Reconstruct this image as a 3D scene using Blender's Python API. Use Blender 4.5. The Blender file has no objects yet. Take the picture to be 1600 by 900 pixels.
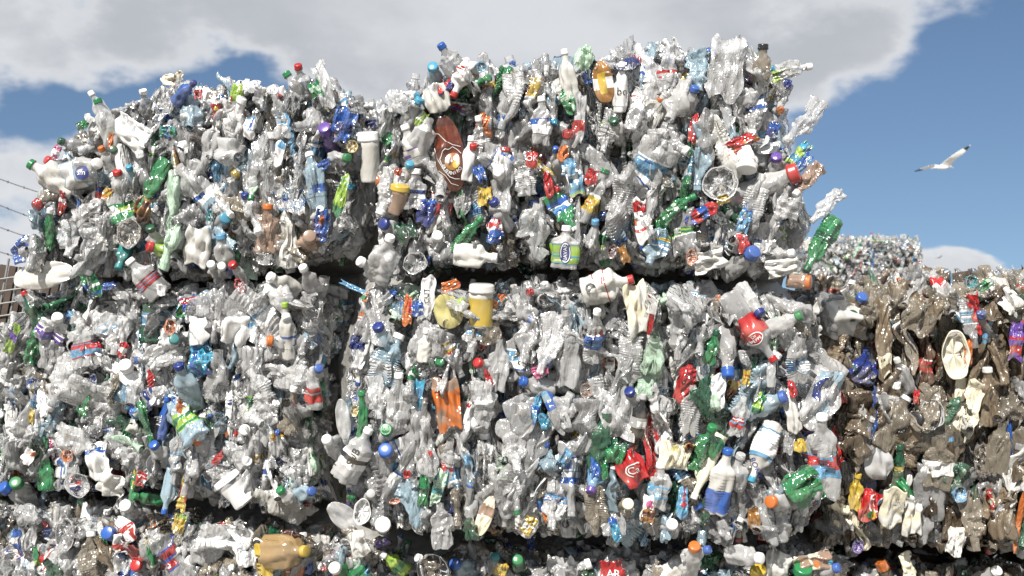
import bpy, math, random
import numpy as np
from mathutils import Vector, Matrix
from mathutils.bvhtree import BVHTree

R = math.radians
SC = bpy.context.scene
COL = SC.collection
FPX = 1568.0                     # focal length in pixels of the 1600 px wide photograph
HOR = 450.0                      # the row that lies at eye height
EYE = 1.5

# ------------------------------------------------------------------ camera
cam_d = bpy.data.cameras.new('camera')
cam = bpy.data.objects.new('camera', cam_d)
COL.objects.link(cam)
cam.location = (0, 0, EYE)
cam.rotation_euler = (R(90), 0, 0)
cam_d.sensor_width = 36.0
cam_d.lens = 36.0 * FPX / 1600.0
cam_d.clip_start = 0.05
cam_d.clip_end = 5000.0
cam_d.dof.use_dof = True
cam_d.dof.focus_distance = 2.85
cam_d.dof.aperture_fstop = 5.6
SC.camera = cam

# ------------------------------------------------------------------ sun, sky, exposure
SUN_AZ, SUN_EL = 206.0, 47.0     # azimuth clockwise from +Y (the view direction), elevation
sun_d = bpy.data.lights.new('sun', 'SUN')
sun_d.energy = 4.6
sun_d.angle = R(0.53)
sun_d.color = (1.0, 0.955, 0.89)
sun = bpy.data.objects.new('sun', sun_d)
COL.objects.link(sun)
sdir = Vector((math.sin(R(SUN_AZ)) * math.cos(R(SUN_EL)), math.cos(R(SUN_AZ)) * math.cos(R(SUN_EL)), math.sin(R(SUN_EL))))
sun.rotation_euler = sdir.to_track_quat('Z', 'Y').to_euler()

SC.view_settings.view_transform = 'Standard'
SC.view_settings.look = 'None'
SC.view_settings.exposure = 0.88
SC.view_settings.gamma = 1.0
SC.view_settings.use_curve_mapping = False
SC.render.engine = 'CYCLES'
cy = SC.cycles
cy.use_denoising = True
cy.denoiser = 'OPENIMAGEDENOISE'
cy.denoising_input_passes = 'RGB_ALBEDO_NORMAL'
cy.denoising_prefilter = 'ACCURATE'
cy.max_bounces = 7
cy.diffuse_bounces = 4
cy.glossy_bounces = 3
cy.transmission_bounces = 4
cy.transparent_max_bounces = 16
cy.sample_clamp_indirect = 6.0
cy.caustics_reflective = False
cy.caustics_refractive = False

world = bpy.data.worlds.new('World')
SC.world = world
world.use_nodes = True


class NT:
    """Small helper to write node trees."""
    def __init__(s, tree):
        s.t = tree
        tree.nodes.clear()

    def n(s, typ, **kw):
        nd = s.t.nodes.new(typ)
        for k, v in kw.items():
            setattr(nd, k, v)
        return nd

    def l(s, a, b):
        s.t.links.new(a, b)

    def put(s, sock, v):
        if hasattr(v, 'is_output'):
            s.l(v, sock)
        else:
            sock.default_value = v

    def m(s, op, a, b=0.0, c=0.0, clamp=False):
        nd = s.n('ShaderNodeMath', operation=op, use_clamp=clamp)
        s.put(nd.inputs[0], a); s.put(nd.inputs[1], b); s.put(nd.inputs[2], c)
        return nd.outputs[0]

    def mix(s, f, a, b, typ='RGBA', blend='MIX'):
        nd = s.n('ShaderNodeMix', data_type=typ)
        if typ == 'RGBA':
            nd.blend_type = blend
            s.put(nd.inputs[0], f); s.put(nd.inputs[6], a); s.put(nd.inputs[7], b)
            return nd.outputs[2]
        s.put(nd.inputs[0], f); s.put(nd.inputs[2], a); s.put(nd.inputs[3], b)
        return nd.outputs[0]

    def smooth(s, v, lo, hi):
        nd = s.n('ShaderNodeMapRange', interpolation_type='SMOOTHSTEP')
        s.put(nd.inputs[0], v); s.put(nd.inputs[1], lo); s.put(nd.inputs[2], hi)
        nd.inputs[3].default_value = 0.0; nd.inputs[4].default_value = 1.0
        return nd.outputs[0]

    def noise(s, vec, scale, detail=4.0, rough=0.5, typ='FBM', out=0, dist=0.0):
        nd = s.n('ShaderNodeTexNoise', noise_dimensions='3D', noise_type=typ)
        s.put(nd.inputs['Vector'], vec)
        nd.inputs['Scale'].default_value = scale
        nd.inputs['Detail'].default_value = detail
        nd.inputs['Roughness'].default_value = rough
        nd.inputs['Distortion'].default_value = dist
        return nd.outputs[out]


def az_el(px, py):
    dx, dy, dz = px - 800.0, FPX, HOR - py
    return math.atan2(dx, dy), math.atan2(dz, math.hypot(dx, dy))


def build_world():
    g = NT(world.node_tree)
    tc = g.n('ShaderNodeTexCoord')
    d = tc.outputs['Generated']
    sep = g.n('ShaderNodeSeparateXYZ'); g.l(d, sep.inputs[0])
    az = g.m('ARCTAN2', sep.outputs[0], sep.outputs[1])
    el = g.m('ARCSINE', sep.outputs[2])
    # warp the angles with noise, so that the cloud banks get ragged edges
    mp = g.n('ShaderNodeMapping')
    mp.inputs['Scale'].default_value = (1.0, 1.0, 1.7)
    g.l(d, mp.inputs[0])
    nz = g.noise(mp.outputs[0], 6.0, 8.0, 0.58)
    fine = g.noise(mp.outputs[0], 11.0, 7.0, 0.6)
    wz = g.noise(mp.outputs[0], 4.5, 5.0, 0.55, out=1)
    ws = g.n('ShaderNodeSeparateColor'); g.l(wz, ws.inputs[0])
    azw = g.m('ADD', az, g.m('MULTIPLY', g.m('SUBTRACT', ws.outputs[0], 0.5), 0.26))
    elw = g.m('ADD', el, g.m('MULTIPLY', g.m('SUBTRACT', ws.outputs[1], 0.5), 0.15))

    def blob(px, py, sx, sy, amp, rot=0.0):
        a0, e0 = az_el(px, py)
        da, de = g.m('SUBTRACT', azw, a0), g.m('SUBTRACT', elw, e0)
        c, s_ = math.cos(R(rot)), math.sin(R(rot))
        u = g.m('DIVIDE', g.m('ADD', g.m('MULTIPLY', da, c), g.m('MULTIPLY', de, s_)), sx / FPX)
        v = g.m('DIVIDE', g.m('SUBTRACT', g.m('MULTIPLY', de, c), g.m('MULTIPLY', da, s_)), sy / FPX)
        q = g.m('ADD', g.m('MULTIPLY', u, u), g.m('MULTIPLY', v, v))
        return g.m('MULTIPLY', g.m('EXPONENT', g.m('MULTIPLY', q, -1.0)), amp)

    acc = None
    for b in CLOUDS:
        q = blob(*b)
        acc = q if acc is None else g.m('ADD', acc, q)
    # broken cloud all around, also behind the camera
    far = g.m('MULTIPLY', g.smooth(g.m('ABSOLUTE', az), 0.75, 1.2), 0.85)
    dens = g.m('ADD', acc, g.m('ADD', far, g.m('MULTIPLY', g.m('SUBTRACT', nz, 0.5), 3.6)))
    cover = g.smooth(dens, 0.10, 0.85)
    thick = g.smooth(dens, 0.5, 1.25)
    lit = g.mix(thick, (7.4, 7.6, 7.9, 1), (4.9, 5.15, 5.6, 1))
    shade = g.smooth(g.noise(mp.outputs[0], 3.2, 6.0, 0.55), 0.36, 0.66)
    lit2 = g.mix(g.m('MULTIPLY', shade, 0.7), lit, (7.9, 8.05, 8.3, 1))
    sky = g.n('ShaderNodeTexSky', sky_type='NISHITA')
    up = g.n('ShaderNodeMapping'); up.inputs['Scale'].default_value = (1, 1, 0.9); up.inputs['Location'].default_value = (0, 0, 0.16)
    g.l(d, up.inputs[0]); g.l(up.outputs[0], sky.inputs[0])
    sky.sun_disc = False
    sky.sun_elevation = R(SUN_EL)
    sky.sun_rotation = R(SUN_AZ)
    sky.altitude = 100.0
    sky.air_density = 1.15
    sky.dust_density = 0.35
    sky.ozone_density = 4.0
    colr = g.mix(cover, sky.outputs[0], lit2)
    bg = g.n('ShaderNodeBackground')
    g.l(colr, bg.inputs[0])
    bg.inputs[1].default_value = 0.055
    out = g.n('ShaderNodeOutputWorld')
    g.l(bg.outputs[0], out.inputs[0])


# (px, py, radius x, radius y, amount, rotation): where the cloud banks stand, as directions from the yard
CLOUDS = [
    (760, -60, 640, 230, 1.0, 0), (330, 20, 420, 75, 0.55, 4), (980, 150, 330, 190, 0.95, 0), (0, 40, 230, 90, 0.55, 0),
    (40, 275, 230, 100, 1.1, 0), (560, 190, 150, 100, 0.5, 0), (1370, 15, 230, 75, 0.75, 28), (1230, 150, 90, 100, 0.3, 0),
    (260, 130, 230, 34, -0.8, 6), (60, 150, 120, 40, -0.5, 0), (1580, 210, 240, 190, -0.75, 0), (1400, 300, 190, 160, -0.6, 0),
    (1535, 432, 66, 15, 1.7, -4), (20, 400, 120, 60, 0.5, 0), (40, 335, 100, 30, -0.35, 0),
]
build_world()

# ------------------------------------------------------------------ materials
def new_mat(name):
    m = bpy.data.materials.new(name)
    m.use_nodes = True
    g = NT(m.node_tree)
    out = g.n('ShaderNodeOutputMaterial')
    return m, g, out


def plastic_material(name, bump=1.0, rough=0.09, dirt=0.20, scale=1.0, gloss=1.9):
    """Thin plastic; colour and opacity come from the 'tint' attribute of the mesh."""
    m, g, out = new_mat(name)
    at = g.n('ShaderNodeAttribute', attribute_name='tint')
    tc = g.n('ShaderNodeTexCoord')
    P = tc.outputs['Object']
    mpv = g.n('ShaderNodeMapping'); mpv.inputs['Scale'].default_value = (1.3, 1.3, 0.42)
    g.l(P, mpv.inputs[0]); S = mpv.outputs[0]
    col, alpha = at.outputs['Color'], at.outputs['Alpha']
    grime = g.smooth(g.noise(P, 9.0, 6.0, 0.65), 0.46, 0.72)
    col2 = g.mix(g.m('MULTIPLY', grime, dirt), col, (0.33, 0.28, 0.21, 1))
    ridge = g.noise(S, 34.0 * scale, 0.0, 0.5, dist=0.5)
    crease = g.m('ABSOLUTE', g.m('SUBTRACT', ridge, 0.5))
    r2 = g.noise(S, 80.0 * scale, 0.0, 0.5, dist=0.4)
    c2 = g.m('ABSOLUTE', g.m('SUBTRACT', r2, 0.5))
    hgt = g.m('ADD', crease, g.m('MULTIPLY', c2, 0.42))
    bp = g.n('ShaderNodeBump')
    bp.inputs['Strength'].default_value = 0.95 * bump
    bp.inputs['Distance'].default_value = 0.013
    g.l(hgt, bp.inputs['Height'])
    rg = g.m('ADD', rough, g.m('MULTIPLY', g.noise(P, 21.0, 3.0), 0.16))
    df = g.n('ShaderNodeBsdfDiffuse')
    g.l(col2, df.inputs[0]); g.l(bp.outputs[0], df.inputs['Normal'])
    tl = g.n('ShaderNodeBsdfTranslucent')
    g.l(col2, tl.inputs[0])
    body = g.n('ShaderNodeMixShader')
    g.l(g.m('MULTIPLY', g.m('SUBTRACT', 1.0, alpha), 0.45), body.inputs[0])
    g.l(df.outputs[0], body.inputs[1]); g.l(tl.outputs[0], body.inputs[2])
    tr = g.n('ShaderNodeBsdfTransparent')
    g.l(g.mix(0.55, (1, 1, 1, 1), col), tr.inputs[0])
    lw = g.n('ShaderNodeLayerWeight')
    lw.inputs['Blend'].default_value = 0.40
    g.l(bp.outputs[0], lw.inputs['Normal'])
    film = g.noise(P, 17.0 * scale, 4.0, 0.6)
    op = g.m('ADD', alpha, g.m('MULTIPLY', g.m('SUBTRACT', 1.0, alpha),
             g.m('ADD', g.m('MULTIPLY', lw.outputs['Facing'], 0.7), g.m('MULTIPLY', g.m('SUBTRACT', film, 0.5), 0.6))), clamp=True)
    mx = g.n('ShaderNodeMixShader')
    g.l(op, mx.inputs[0]); g.l(tr.outputs[0], mx.inputs[1]); g.l(body.outputs[0], mx.inputs[2])
    # both skins of the film mirror the sky and the sun
    fr = g.n('ShaderNodeFresnel'); fr.inputs['IOR'].default_value = 1.55
    g.l(bp.outputs[0], fr.inputs['Normal'])
    gl = g.n('ShaderNodeBsdfGlossy')
    g.l(rg, gl.inputs['Roughness']); g.l(bp.outputs[0], gl.inputs['Normal'])
    gl.inputs['Color'].default_value = (1, 1, 1, 1)
    top = g.n('ShaderNodeMixShader')
    g.l(g.m('MULTIPLY', fr.outputs[0], gloss, clamp=True), top.inputs[0])
    g.l(mx.outputs[0], top.inputs[1]); g.l(gl.outputs[0], top.inputs[2])
    g.l(top.outputs[0], out.inputs[0])
    return m


def simple_mat(name, colour, rough=0.6, noise_scale=20.0, amount=0.35, bump=0.2, metallic=0.0):
    m, g, out = new_mat(name)
    tc = g.n('ShaderNodeTexCoord')
    nz = g.noise(tc.outputs['Object'], noise_scale, 6.0, 0.6)
    c = Vector(colour)
    col = g.mix(nz, (*(c * (1 - amount)), 1), (*(c * (1 + amount)), 1))
    pr = g.n('ShaderNodeBsdfPrincipled')
    g.l(col, pr.inputs['Base Color'])
    pr.inputs['Roughness'].default_value = rough
    pr.inputs['Metallic'].default_value = metallic
    bp = g.n('ShaderNodeBump')
    bp.inputs['Strength'].default_value = bump
    bp.inputs['Distance'].default_value = 0.01
    g.l(nz, bp.inputs['Height']); g.l(bp.outputs[0], pr.inputs['Normal'])
    g.l(pr.outputs[0], out.inputs[0])
    return m


M_FILM = plastic_material('crumpled_plastic')
M_DIRTY = plastic_material('muddy_plastic', bump=1.0, rough=0.16, dirt=0.5, gloss=1.0)
M_SMOOTH = plastic_material('smooth_plastic', bump=0.22, rough=0.09, dirt=0.34, gloss=1.4)
M_CAP = plastic_material('moulded_cap_plastic', bump=0.05, rough=0.2, dirt=0.18, gloss=1.0)
M_CORE_GAP_SHADE = simple_mat('compacted_plastic_gap_shade', (0.060, 0.046, 0.032), 0.6, 22.0, 0.6, 1.0)  # dirty brown, darkened so that the gaps between pieces look shaded
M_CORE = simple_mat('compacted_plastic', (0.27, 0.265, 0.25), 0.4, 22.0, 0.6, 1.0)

# colour name -> (r, g, b, opacity seen face on)
PAL = {
    'c': (.935, .935, .93, .345), 'C': (.80, .80, .80, .29), 'm': (.66, .65, .61, .80), 'w': (.74, .74, .73, .97),
    'b': (.025, .15, .62, .95), 'B': (.018, .045, .28, .95), 'L': (.16, .46, .76, .92), 'i': (.48, .68, .80, .52),
    'g': (.015, .33, .095, .86), 'G': (.008, .13, .06, .86), 'x': (.42, .70, .05, .95), 't': (.015, .33, .34, .95),
    'T': (.04, .43, .68, .95), 'r': (.66, .018, .02, .97), 'R': (.30, .012, .015, .94), 'o': (.82, .20, .015, .97),
    'y': (.80, .55, .03, .95), 'Y': (.78, .70, .24, .95), 'a': (.58, .25, .03, .80), 'n': (.065, .017, .008, .95), 'v': (.12, .022, .006, .95),
    'd': (.25, .19, .125, .60), 'D': (.46, .40, .31, .38), 'f': (.075, .052, .032, .8), 'p': (.17, .07, .45, .95), 'P': (.80, .13, .35, .92),
    'k': (.014, .014, .015, .97), 's': (.45, .45, .45, .85), 'e': (.66, .61, .46, .95), 'q': (.80, .52, .36, .62),
    'j': (.46, .31, .14, .62), 'z': (.045, .11, .07, .85), 'h': (.60, .82, .62, .7),
}


for _k in 'bBgGxtTroyYapPqLi':
    _c = PAL[_k]
    _m = 0.2126 * _c[0] + 0.7152 * _c[1] + 0.0722 * _c[2]
    _f = 0.88 if _k in 'i' else 0.56
    PAL[_k] = tuple((x * 0.92 + _m * 0.08) * _f for x in _c[:3]) + (_c[3],)


def col4(ch):
    return np.array(PAL[ch], dtype=np.float32)


# ------------------------------------------------------------------ shapes as numpy arrays
class Shape:
    """verts (n,3); quads (m,4); region per face (0 body, 1 label, 2 cap, 3 bare neck); print value per face."""
    def __init__(s, v, q, reg, h):
        s.v, s.q, s.reg, s.h = v, q, reg, h

    @staticmethod
    def join(a, b):
        return Shape(np.vstack([a.v, b.v]), np.vstack([a.q, b.q + len(a.v)]), np.concatenate([a.reg, b.reg]), np.concatenate([a.h, b.h]))


def lathe(prof, nu):
    """prof: list of (radius, z). Returns grid verts and quads (rings closed)."""
    prof = np.asarray(prof, dtype=np.float64)
    nv = len(prof)
    a = np.linspace(0, 2 * np.pi, nu, endpoint=False)
    v = np.empty((nv, nu, 3))
    v[:, :, 0] = prof[:, 0:1] * np.cos(a)
    v[:, :, 1] = prof[:, 0:1] * np.sin(a)
    v[:, :, 2] = prof[:, 1:2]
    i = np.arange(nv - 1)[:, None]; j = np.arange(nu)[None, :]
    j2 = (j + 1) % nu
    q = np.stack([i * nu + j, i * nu + j2, (i + 1) * nu + j2, (i + 1) * nu + j], -1).reshape(-1, 4)
    return v.reshape(-1, 3), q


def tri_wave(x):
    return 2 * np.abs(2 * (x - np.floor(x + 0.5))) - 1


def crumple(v, rng, amp, w=None, folds=9, dents=5, size=0.03, flat=False):
    """Sharp creases and shallow pressed-in dents; the outline stays whole."""
    v = v.copy()
    w = np.ones(len(v)) if w is None else w
    if flat:
        dirs = np.zeros_like(v); dirs[:, 1] = 1.0
    else:
        dirs = v - v.mean(0); dirs[:, 2] *= 0.15
        dirs /= np.linalg.norm(dirs, axis=1)[:, None] + 1e-6
    acc = np.zeros(len(v))
    for k in range(folds):
        n = rng.normal(size=3) * np.array([1, 1, 0.22]); n /= np.linalg.norm(n)
        lam = size * rng.uniform(0.45, 1.5)
        c = v[rng.integers(len(v))]
        s = size * rng.uniform(0.9, 2.6)
        fall = np.exp(-((v - c) ** 2).sum(1) / (s * s))
        acc += amp * lam * 0.42 * tri_wave((v @ n) / lam + rng.uniform()) * fall
    lim = size * 0.55
    acc = lim * np.tanh(acc / lim)
    v += dirs * (acc * w)[:, None]
    cen = v.mean(0)
    for k in range(dents):
        c = v[rng.integers(len(v))]
        rho = size * rng.uniform(0.7, 1.5)
        dist = np.sqrt(((v - c) ** 2).sum(1))
        inw = (cen - c) * np.array([1, 1, 0.15])
        if flat:
            inw = np.array([0, rng.choice([-1, 1]), 0])
        inw = inw / (np.linalg.norm(inw) + 1e-9)
        v += inw * (np.clip(1 - dist / rho, 0, 1) * rho * rng.uniform(0.15, 0.42) * w)[:, None]
    return v


def hinge(v, z0, ang, axis_ang, soft):
    """Bend everything above z0 round a horizontal axis."""
    t = np.clip((v[:, 2] - z0) / soft + 0.5, 0, 1)
    th = ang * t
    ax = np.array([math.cos(axis_ang), math.sin(axis_ang)])
    px = np.array([-ax[1], ax[0]])
    u = v[:, 0] * px[0] + v[:, 1] * px[1]
    a = v[:, 0] * ax[0] + v[:, 1] * ax[1]
    zz = v[:, 2] - z0
    up = np.where(t > 0, 1, 0)
    u2 = np.where(up, u * np.cos(th) - zz * np.sin(th), u)
    z2 = np.where(up, u * np.sin(th) + zz * np.cos(th), zz)
    o = v.copy()
    o[:, 0] = a * ax[0] + u2 * px[0]
    o[:, 1] = a * ax[1] + u2 * px[1]
    o[:, 2] = z0 + z2
    return o


def cap_shape(r, h, z, nu=20):
    prof = [(0.0005, z + h), (r * 0.80, z + h), (r * 0.93, z + h - 0.0012), (r, z + h * 0.80), (r, z + h * 0.35), (r * 1.04, z + h * 0.26), (r * 1.04, z), (r * 0.75, z)]
    v, q = lathe(prof[::-1], nu)
    # grip ridges
    rad = np.hypot(v[:, 0], v[:, 1])
    k = np.arange(len(v)) % nu
    f = np.where((k % 2 == 0) & (rad > r * 0.97), 0.965, 1.0)
    v[:, 0] *= f; v[:, 1] *= f
    return Shape(v, q, np.full(len(q), 2), np.zeros(len(q)))


def print_blocks(h, rows, nu, rng):
    """A printed design: a plain ground, one or two bands, a panel and a few lines of small print."""
    if len(rows) == 0:
        return
    h[rows[0]:rows[-1] + 1] = 0.01
    n = len(rows)
    for k in range(int(rng.integers(1, 3))):
        i0 = rows[int(rng.integers(n))]
        h[i0:min(rows[-1] + 1, i0 + int(rng.integers(1, max(2, n // 3 + 1))))] = rng.uniform(0.4, 0.99)
    for k in range(2):
        j0 = int(rng.integers(nu)); w = int(rng.integers(nu // 6 + 1, nu // 3 + 2))
        i0 = rows[int(rng.integers(n))]; i1 = min(rows[-1] + 1, i0 + int(rng.integers(1, n // 2 + 2)))
        val = rng.uniform(0.3, 0.99)
        for j in range(j0, j0 + w):
            h[i0:i1, j % nu] = val
    for k in range(3):
        i0 = rows[int(rng.integers(n))]; j0 = int(rng.integers(nu))
        for j in range(j0, j0 + int(rng.integers(2, 6))):
            h[i0, j % nu] = rng.uniform(0.3, 0.99)


def bottle(rng, L=0.2, W=0.066, crush=0.5, nu=24, nv=34, cap=True, label=None, style=None, bend=True, capr=0.0145):
    """A drinks bottle, neck towards +z, centred on the origin. Returns (body Shape, cap Shape or None)."""
    Rr = W / 2
    style = style or rng.choice(['rib', 'rib', 'smooth', 'waist', 'square'])
    neck_r = min(capr * 0.86, Rr * 0.6)
    zs = np.concatenate([[0.0, 0.004, 0.012], np.linspace(0.03, 0.80, nv - 9), [0.845, 0.885, 0.91, 0.925, 0.94, 0.985]]) * L
    t = zs / L
    r = np.full(len(zs), Rr)
    sh0 = rng.uniform(0.56, 0.68)
    s = np.clip((t - sh0) / (0.86 - sh0), 0, 1)
    r = Rr + (neck_r - Rr) * (s * s * (3 - 2 * s)) ** 0.85
    body = (t > 0.03) & (t < sh0)
    if style == 'rib':
        r = np.where(body, r * (1 + 0.045 * np.where(np.arange(len(t)) % 2 == 0, 1, -1)), r)
    elif style == 'waist':
        r = np.where(body, r * (1 - 0.13 * np.exp(-((t - 0.40) / 0.10) ** 2)), r)
    lab0, lab1 = label if label else (rng.uniform(0.2, 0.3), rng.uniform(0.45, 0.58))
    r[0] = Rr * 0.15; r[1] = Rr * 0.72; r[2] = Rr * 0.94
    r[-4] = neck_r * 1.16 if cap is False else neck_r
    v, q = lathe(np.stack([r, zs], 1), nu)
    if style == 'square':
        a = np.arctan2(v[:, 1], v[:, 0]); rr = np.hypot(v[:, 0], v[:, 1])
        k = np.clip((rr - neck_r) / max(Rr - neck_r, 1e-4), 0, 1)
        sq = 1 / np.maximum(np.abs(np.cos(a)), np.abs(np.sin(a)))
        f = 1 + (np.minimum(sq, 1.25) - 1.1) * k
        v[:, 0] *= f; v[:, 1] *= f
    nvz = len(zs)
    fz = (zs[:-1] + zs[1:]) / 2 / L
    reg = np.zeros((nvz - 1, nu), dtype=int)
    reg[(fz > lab0) & (fz < lab1)] = 1
    reg[fz > 0.90] = 3
    # printed blocks on the label: bands and blocks
    h = np.zeros((nvz - 1, nu))
    rows = np.where((fz > lab0) & (fz < lab1))[0]
    print_blocks(h, rows, nu, rng)
    if len(rows) > 3 and rng.uniform() < 0.4:
        h[rows[0]] = 0.999; h[rows[-1]] = 0.999
    z = v[:, 2] / L
    w = np.clip((0.86 - z) / 0.18, 0, 1)
    flat = 1 - crush * rng.uniform(0.75, 1.1) * (0.85 + 0.3 * np.sin(z * rng.uniform(4, 9) + rng.uniform(0, 6)))
    flat = np.clip(flat, 0.12, 1)
    v[:, 1] *= 1 + (flat - 1) * w
    v[:, 0] *= 1 + (1 - flat) * 0.42 * w
    v = crumple(v, rng, 0.32 + 0.55 * crush, w, folds=int(10 + 26 * crush), dents=int(1 + 4 * crush), size=W * 0.46)
    parts = [Shape(v, q, reg.reshape(-1), h.reshape(-1))]
    if cap:
        parts.append(cap_shape(capr, 0.016 + 0.012 * (capr > 0.018), 0.93 * L, 20))
    if bend and crush > 0.2:
        for k in range(int(rng.integers(1, 4))):
            z0, an, ax, so = rng.uniform(0.15, 0.72) * L, rng.normal() * 0.42 * crush, rng.uniform(0, 6.28), rng.uniform(0.05, 0.3) * L
            if z0 + so / 2 > 0.85 * L:
                so = 2 * (0.85 * L - z0)
            for p_ in parts:
                p_.v = hinge(p_.v, z0, an, ax, so)
    for p_ in parts:
        p_.v[:, 2] -= L * 0.5
    return parts[0], (parts[1] if cap else None)


def film(rng, L=0.1, W=0.06, nu=16, nv=22, amp=0.7, taper=0.5, leaf=False, thick=0.0012):
    """A crumpled piece of sheet, bag or wrapper: two skins with a little air between them."""
    t = np.linspace(-1, 1, nv)[:, None]; s = np.linspace(-1, 1, nu)[None, :]
    wv = 1 - taper * rng.uniform() * np.abs(t) ** 2.5 + 0.10 * np.sin(t * rng.uniform(2, 6) + rng.uniform(0, 6))
    if leaf:
        wv = np.sqrt(np.clip(1 - np.abs(t) ** 2.1, 0.004, 1)) * (1 - 0.10 * t)
    x = s * wv * W / 2 + np.zeros_like(t)
    z = t * L / 2 + np.zeros_like(s)
    if not leaf:
        z = z * (1 + 0.12 * np.sin(s * 3 + rng.uniform(0, 6)))
    pil = (1 - s ** 2) * (1 - t ** 2) * min(L, W) * rng.uniform(0.06, 0.16)
    top = np.stack([x, -pil - thick, z], -1).reshape(-1, 3)
    bot = np.stack([x, pil * 0.4 + thick, z], -1).reshape(-1, 3)
    i = np.arange(nv - 1)[:, None]; j = np.arange(nu - 1)[None, :]
    q1 = np.stack([i * nu + j, i * nu + j + 1, (i + 1) * nu + j + 1, (i + 1) * nu + j], -1).reshape(-1, 4)
    n0 = nv * nu
    q2 = q1[:, ::-1] + n0
    rim = []
    per = [(0, jj) for jj in range(nu)] + [(ii, nu - 1) for ii in range(1, nv)] + [(nv - 1, jj) for jj in range(nu - 2, -1, -1)] + [(ii, 0) for ii in range(nv - 2, 0, -1)]
    for a, b in zip(per, per[1:] + per[:1]):
        ia, ib = a[0] * nu + a[1], b[0] * nu + b[1]
        rim.append((ib, ia, ia + n0, ib + n0))
    q = np.vstack([q1, q2, np.array(rim)])
    v = np.vstack([top, bot])
    h1 = np.zeros((nv - 1, nu - 1))
    print_blocks(h1, np.arange(nv - 1), nu - 1, rng)
    h = np.concatenate([h1.reshape(-1), h1.reshape(-1), np.zeros(len(rim))])
    v = crumple(v, rng, amp * 1.1, None, folds=20, dents=3, size=min(L, W) * 0.42, flat=True)
    if amp > 0.3:
        v = hinge(v, rng.uniform(-0.3, 0.3) * L, rng.normal() * 0.5 * amp, rng.normal() * 0.3, 0.2 * L)
    return Shape(v, q, np.ones(len(q), dtype=int), h)


def dish(rng, L=0.1, W=0.07, depth=0.025, nu=28, ribs=10, crush=0.3, rim=0.12):
    """A tray, lid or bottle base: an oval shell with its open side or base to -y; long axis z."""
    prof = []
    for r, d in [(0.02, 0.8), (0.3, 0.85), (0.55, 0.9), (0.70, 1.0), (0.78, 0.95), (0.86, 0.35), (0.93, 0.02), (1.0, 0.0), (1.01, 0.06), (0.93, 0.12), (0.84, 0.5), (0.76, 1.05), (0.4, 1.0), (0.02, 0.95)]:
        prof.append((r, d))
    v, q = lathe(prof, nu)
    a = np.arctan2(v[:, 1], v[:, 0]); r = np.hypot(v[:, 0], v[:, 1])
    rr = r * (1 + 0.02 * np.cos(a * ribs) * (r > 0.2))
    d = v[:, 2] * depth * (1 + 0.18 * np.cos(a * ribs) * (r > 0.15) * (r < 0.8))
    x = rr * np.cos(a) * W / 2; z = rr * np.sin(a) * L / 2
    v = np.stack([x, d - depth * 0.5, z], -1)
    v = crumple(v, rng, 0.12 + 0.5 * crush, None, folds=int(4 + 14 * crush), dents=int(6 * crush), size=min(L, W) * 0.4)
    return Shape(v, q, np.zeros(len(q), dtype=int), np.zeros(len(q)))


def tub(rng, L=0.09, W=0.06, crush=0.15, nu=24, lid=True, label=True):
    """A pot or jar, lid towards +z."""
    Rr = W / 2
    pr = [(0.0005, 0), (Rr * 0.80, 0), (Rr * 0.86, 0.004)]
    for k in range(9):
        pr.append((Rr * (0.86 + 0.10 * k / 8), L * (0.06 + 0.74 * k / 8)))
    pr += [(Rr * 0.86, L * 0.84), (Rr * 0.86, L * 0.95)]
    v, q = lathe(pr, nu)
    v = crumple(v, rng, 0.1 + crush * 0.4, None, folds=int(4 + 10 * crush), dents=int(2 + 6 * crush), size=W * 0.45)
    reg = np.repeat(np.array([0, 0, 0] + ([1] * 7 if label else [0] * 7) + [0] * (len(pr) - 11)), nu)
    h = np.zeros((len(pr) - 1, nu))
    print_blocks(h, np.arange(3, 10), nu, rng)
    v[:, 1] *= 1 - crush * 0.6
    v[:, 2] -= L / 2
    b = Shape(v, q, reg, h.reshape(-1))
    c = cap_shape(Rr * 0.95, L * 0.2, L * 0.32, nu) if lid else None
    if c is not None:
        c.v[:, 1] *= 1 - crush * 0.6
    return b, c


def colours(shape, body, label='', cap='w', rng=None):
    """Face colours for a shape. label is a string of colour letters used for its printed blocks."""
    f = np.empty((len(shape.q), 4), dtype=np.float32)
    f[:] = col4(body)
    if label:
        pal = np.stack([col4(ch) for ch in label])
        k = np.clip((shape.h * len(pal)).astype(int), 0, len(pal) - 1)
        m = shape.reg == 1
        f[m] = pal[k[m]]
    f[shape.reg == 2] = col4(cap)
    return f


def mesh_from(name, v, q, f, smooth=None, mat=None):
    me = bpy.data.meshes.new(name)
    n, m = len(v), len(q)
    me.vertices.add(n); me.loops.add(m * 4); me.polygons.add(m)
    me.vertices.foreach_set('co', np.ascontiguousarray(v, dtype=np.float32).reshape(-1))
    me.loops.foreach_set('vertex_index', np.ascontiguousarray(q, dtype=np.int32).reshape(-1))
    me.polygons.foreach_set('loop_start', np.arange(0, m * 4, 4, dtype=np.int32))
    me.polygons.foreach_set('use_smooth', np.ones(m, dtype=bool) if smooth is None else smooth)
    me.update(calc_edges=True)
    if f is not None:
        at = me.attributes.new('tint', 'FLOAT_COLOR', 'FACE')
        at.data.foreach_set('color', np.ascontiguousarray(f, dtype=np.float32).reshape(-1))
    if mat is not None:
        me.materials.append(mat)
    me.validate()
    return me


def link(name, me, parent=None, loc=None):
    o = bpy.data.objects.new(name, me)
    COL.objects.link(o)
    if parent is not None:
        o.parent = parent
    if loc is not None:
        o.location = loc
    return o


def tag(o, label=None, cat=None, group=None, kind=None):
    if label: o['label'] = label
    if cat: o['category'] = cat
    if group: o['group'] = group
    if kind: o['kind'] = kind
    return o

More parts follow.
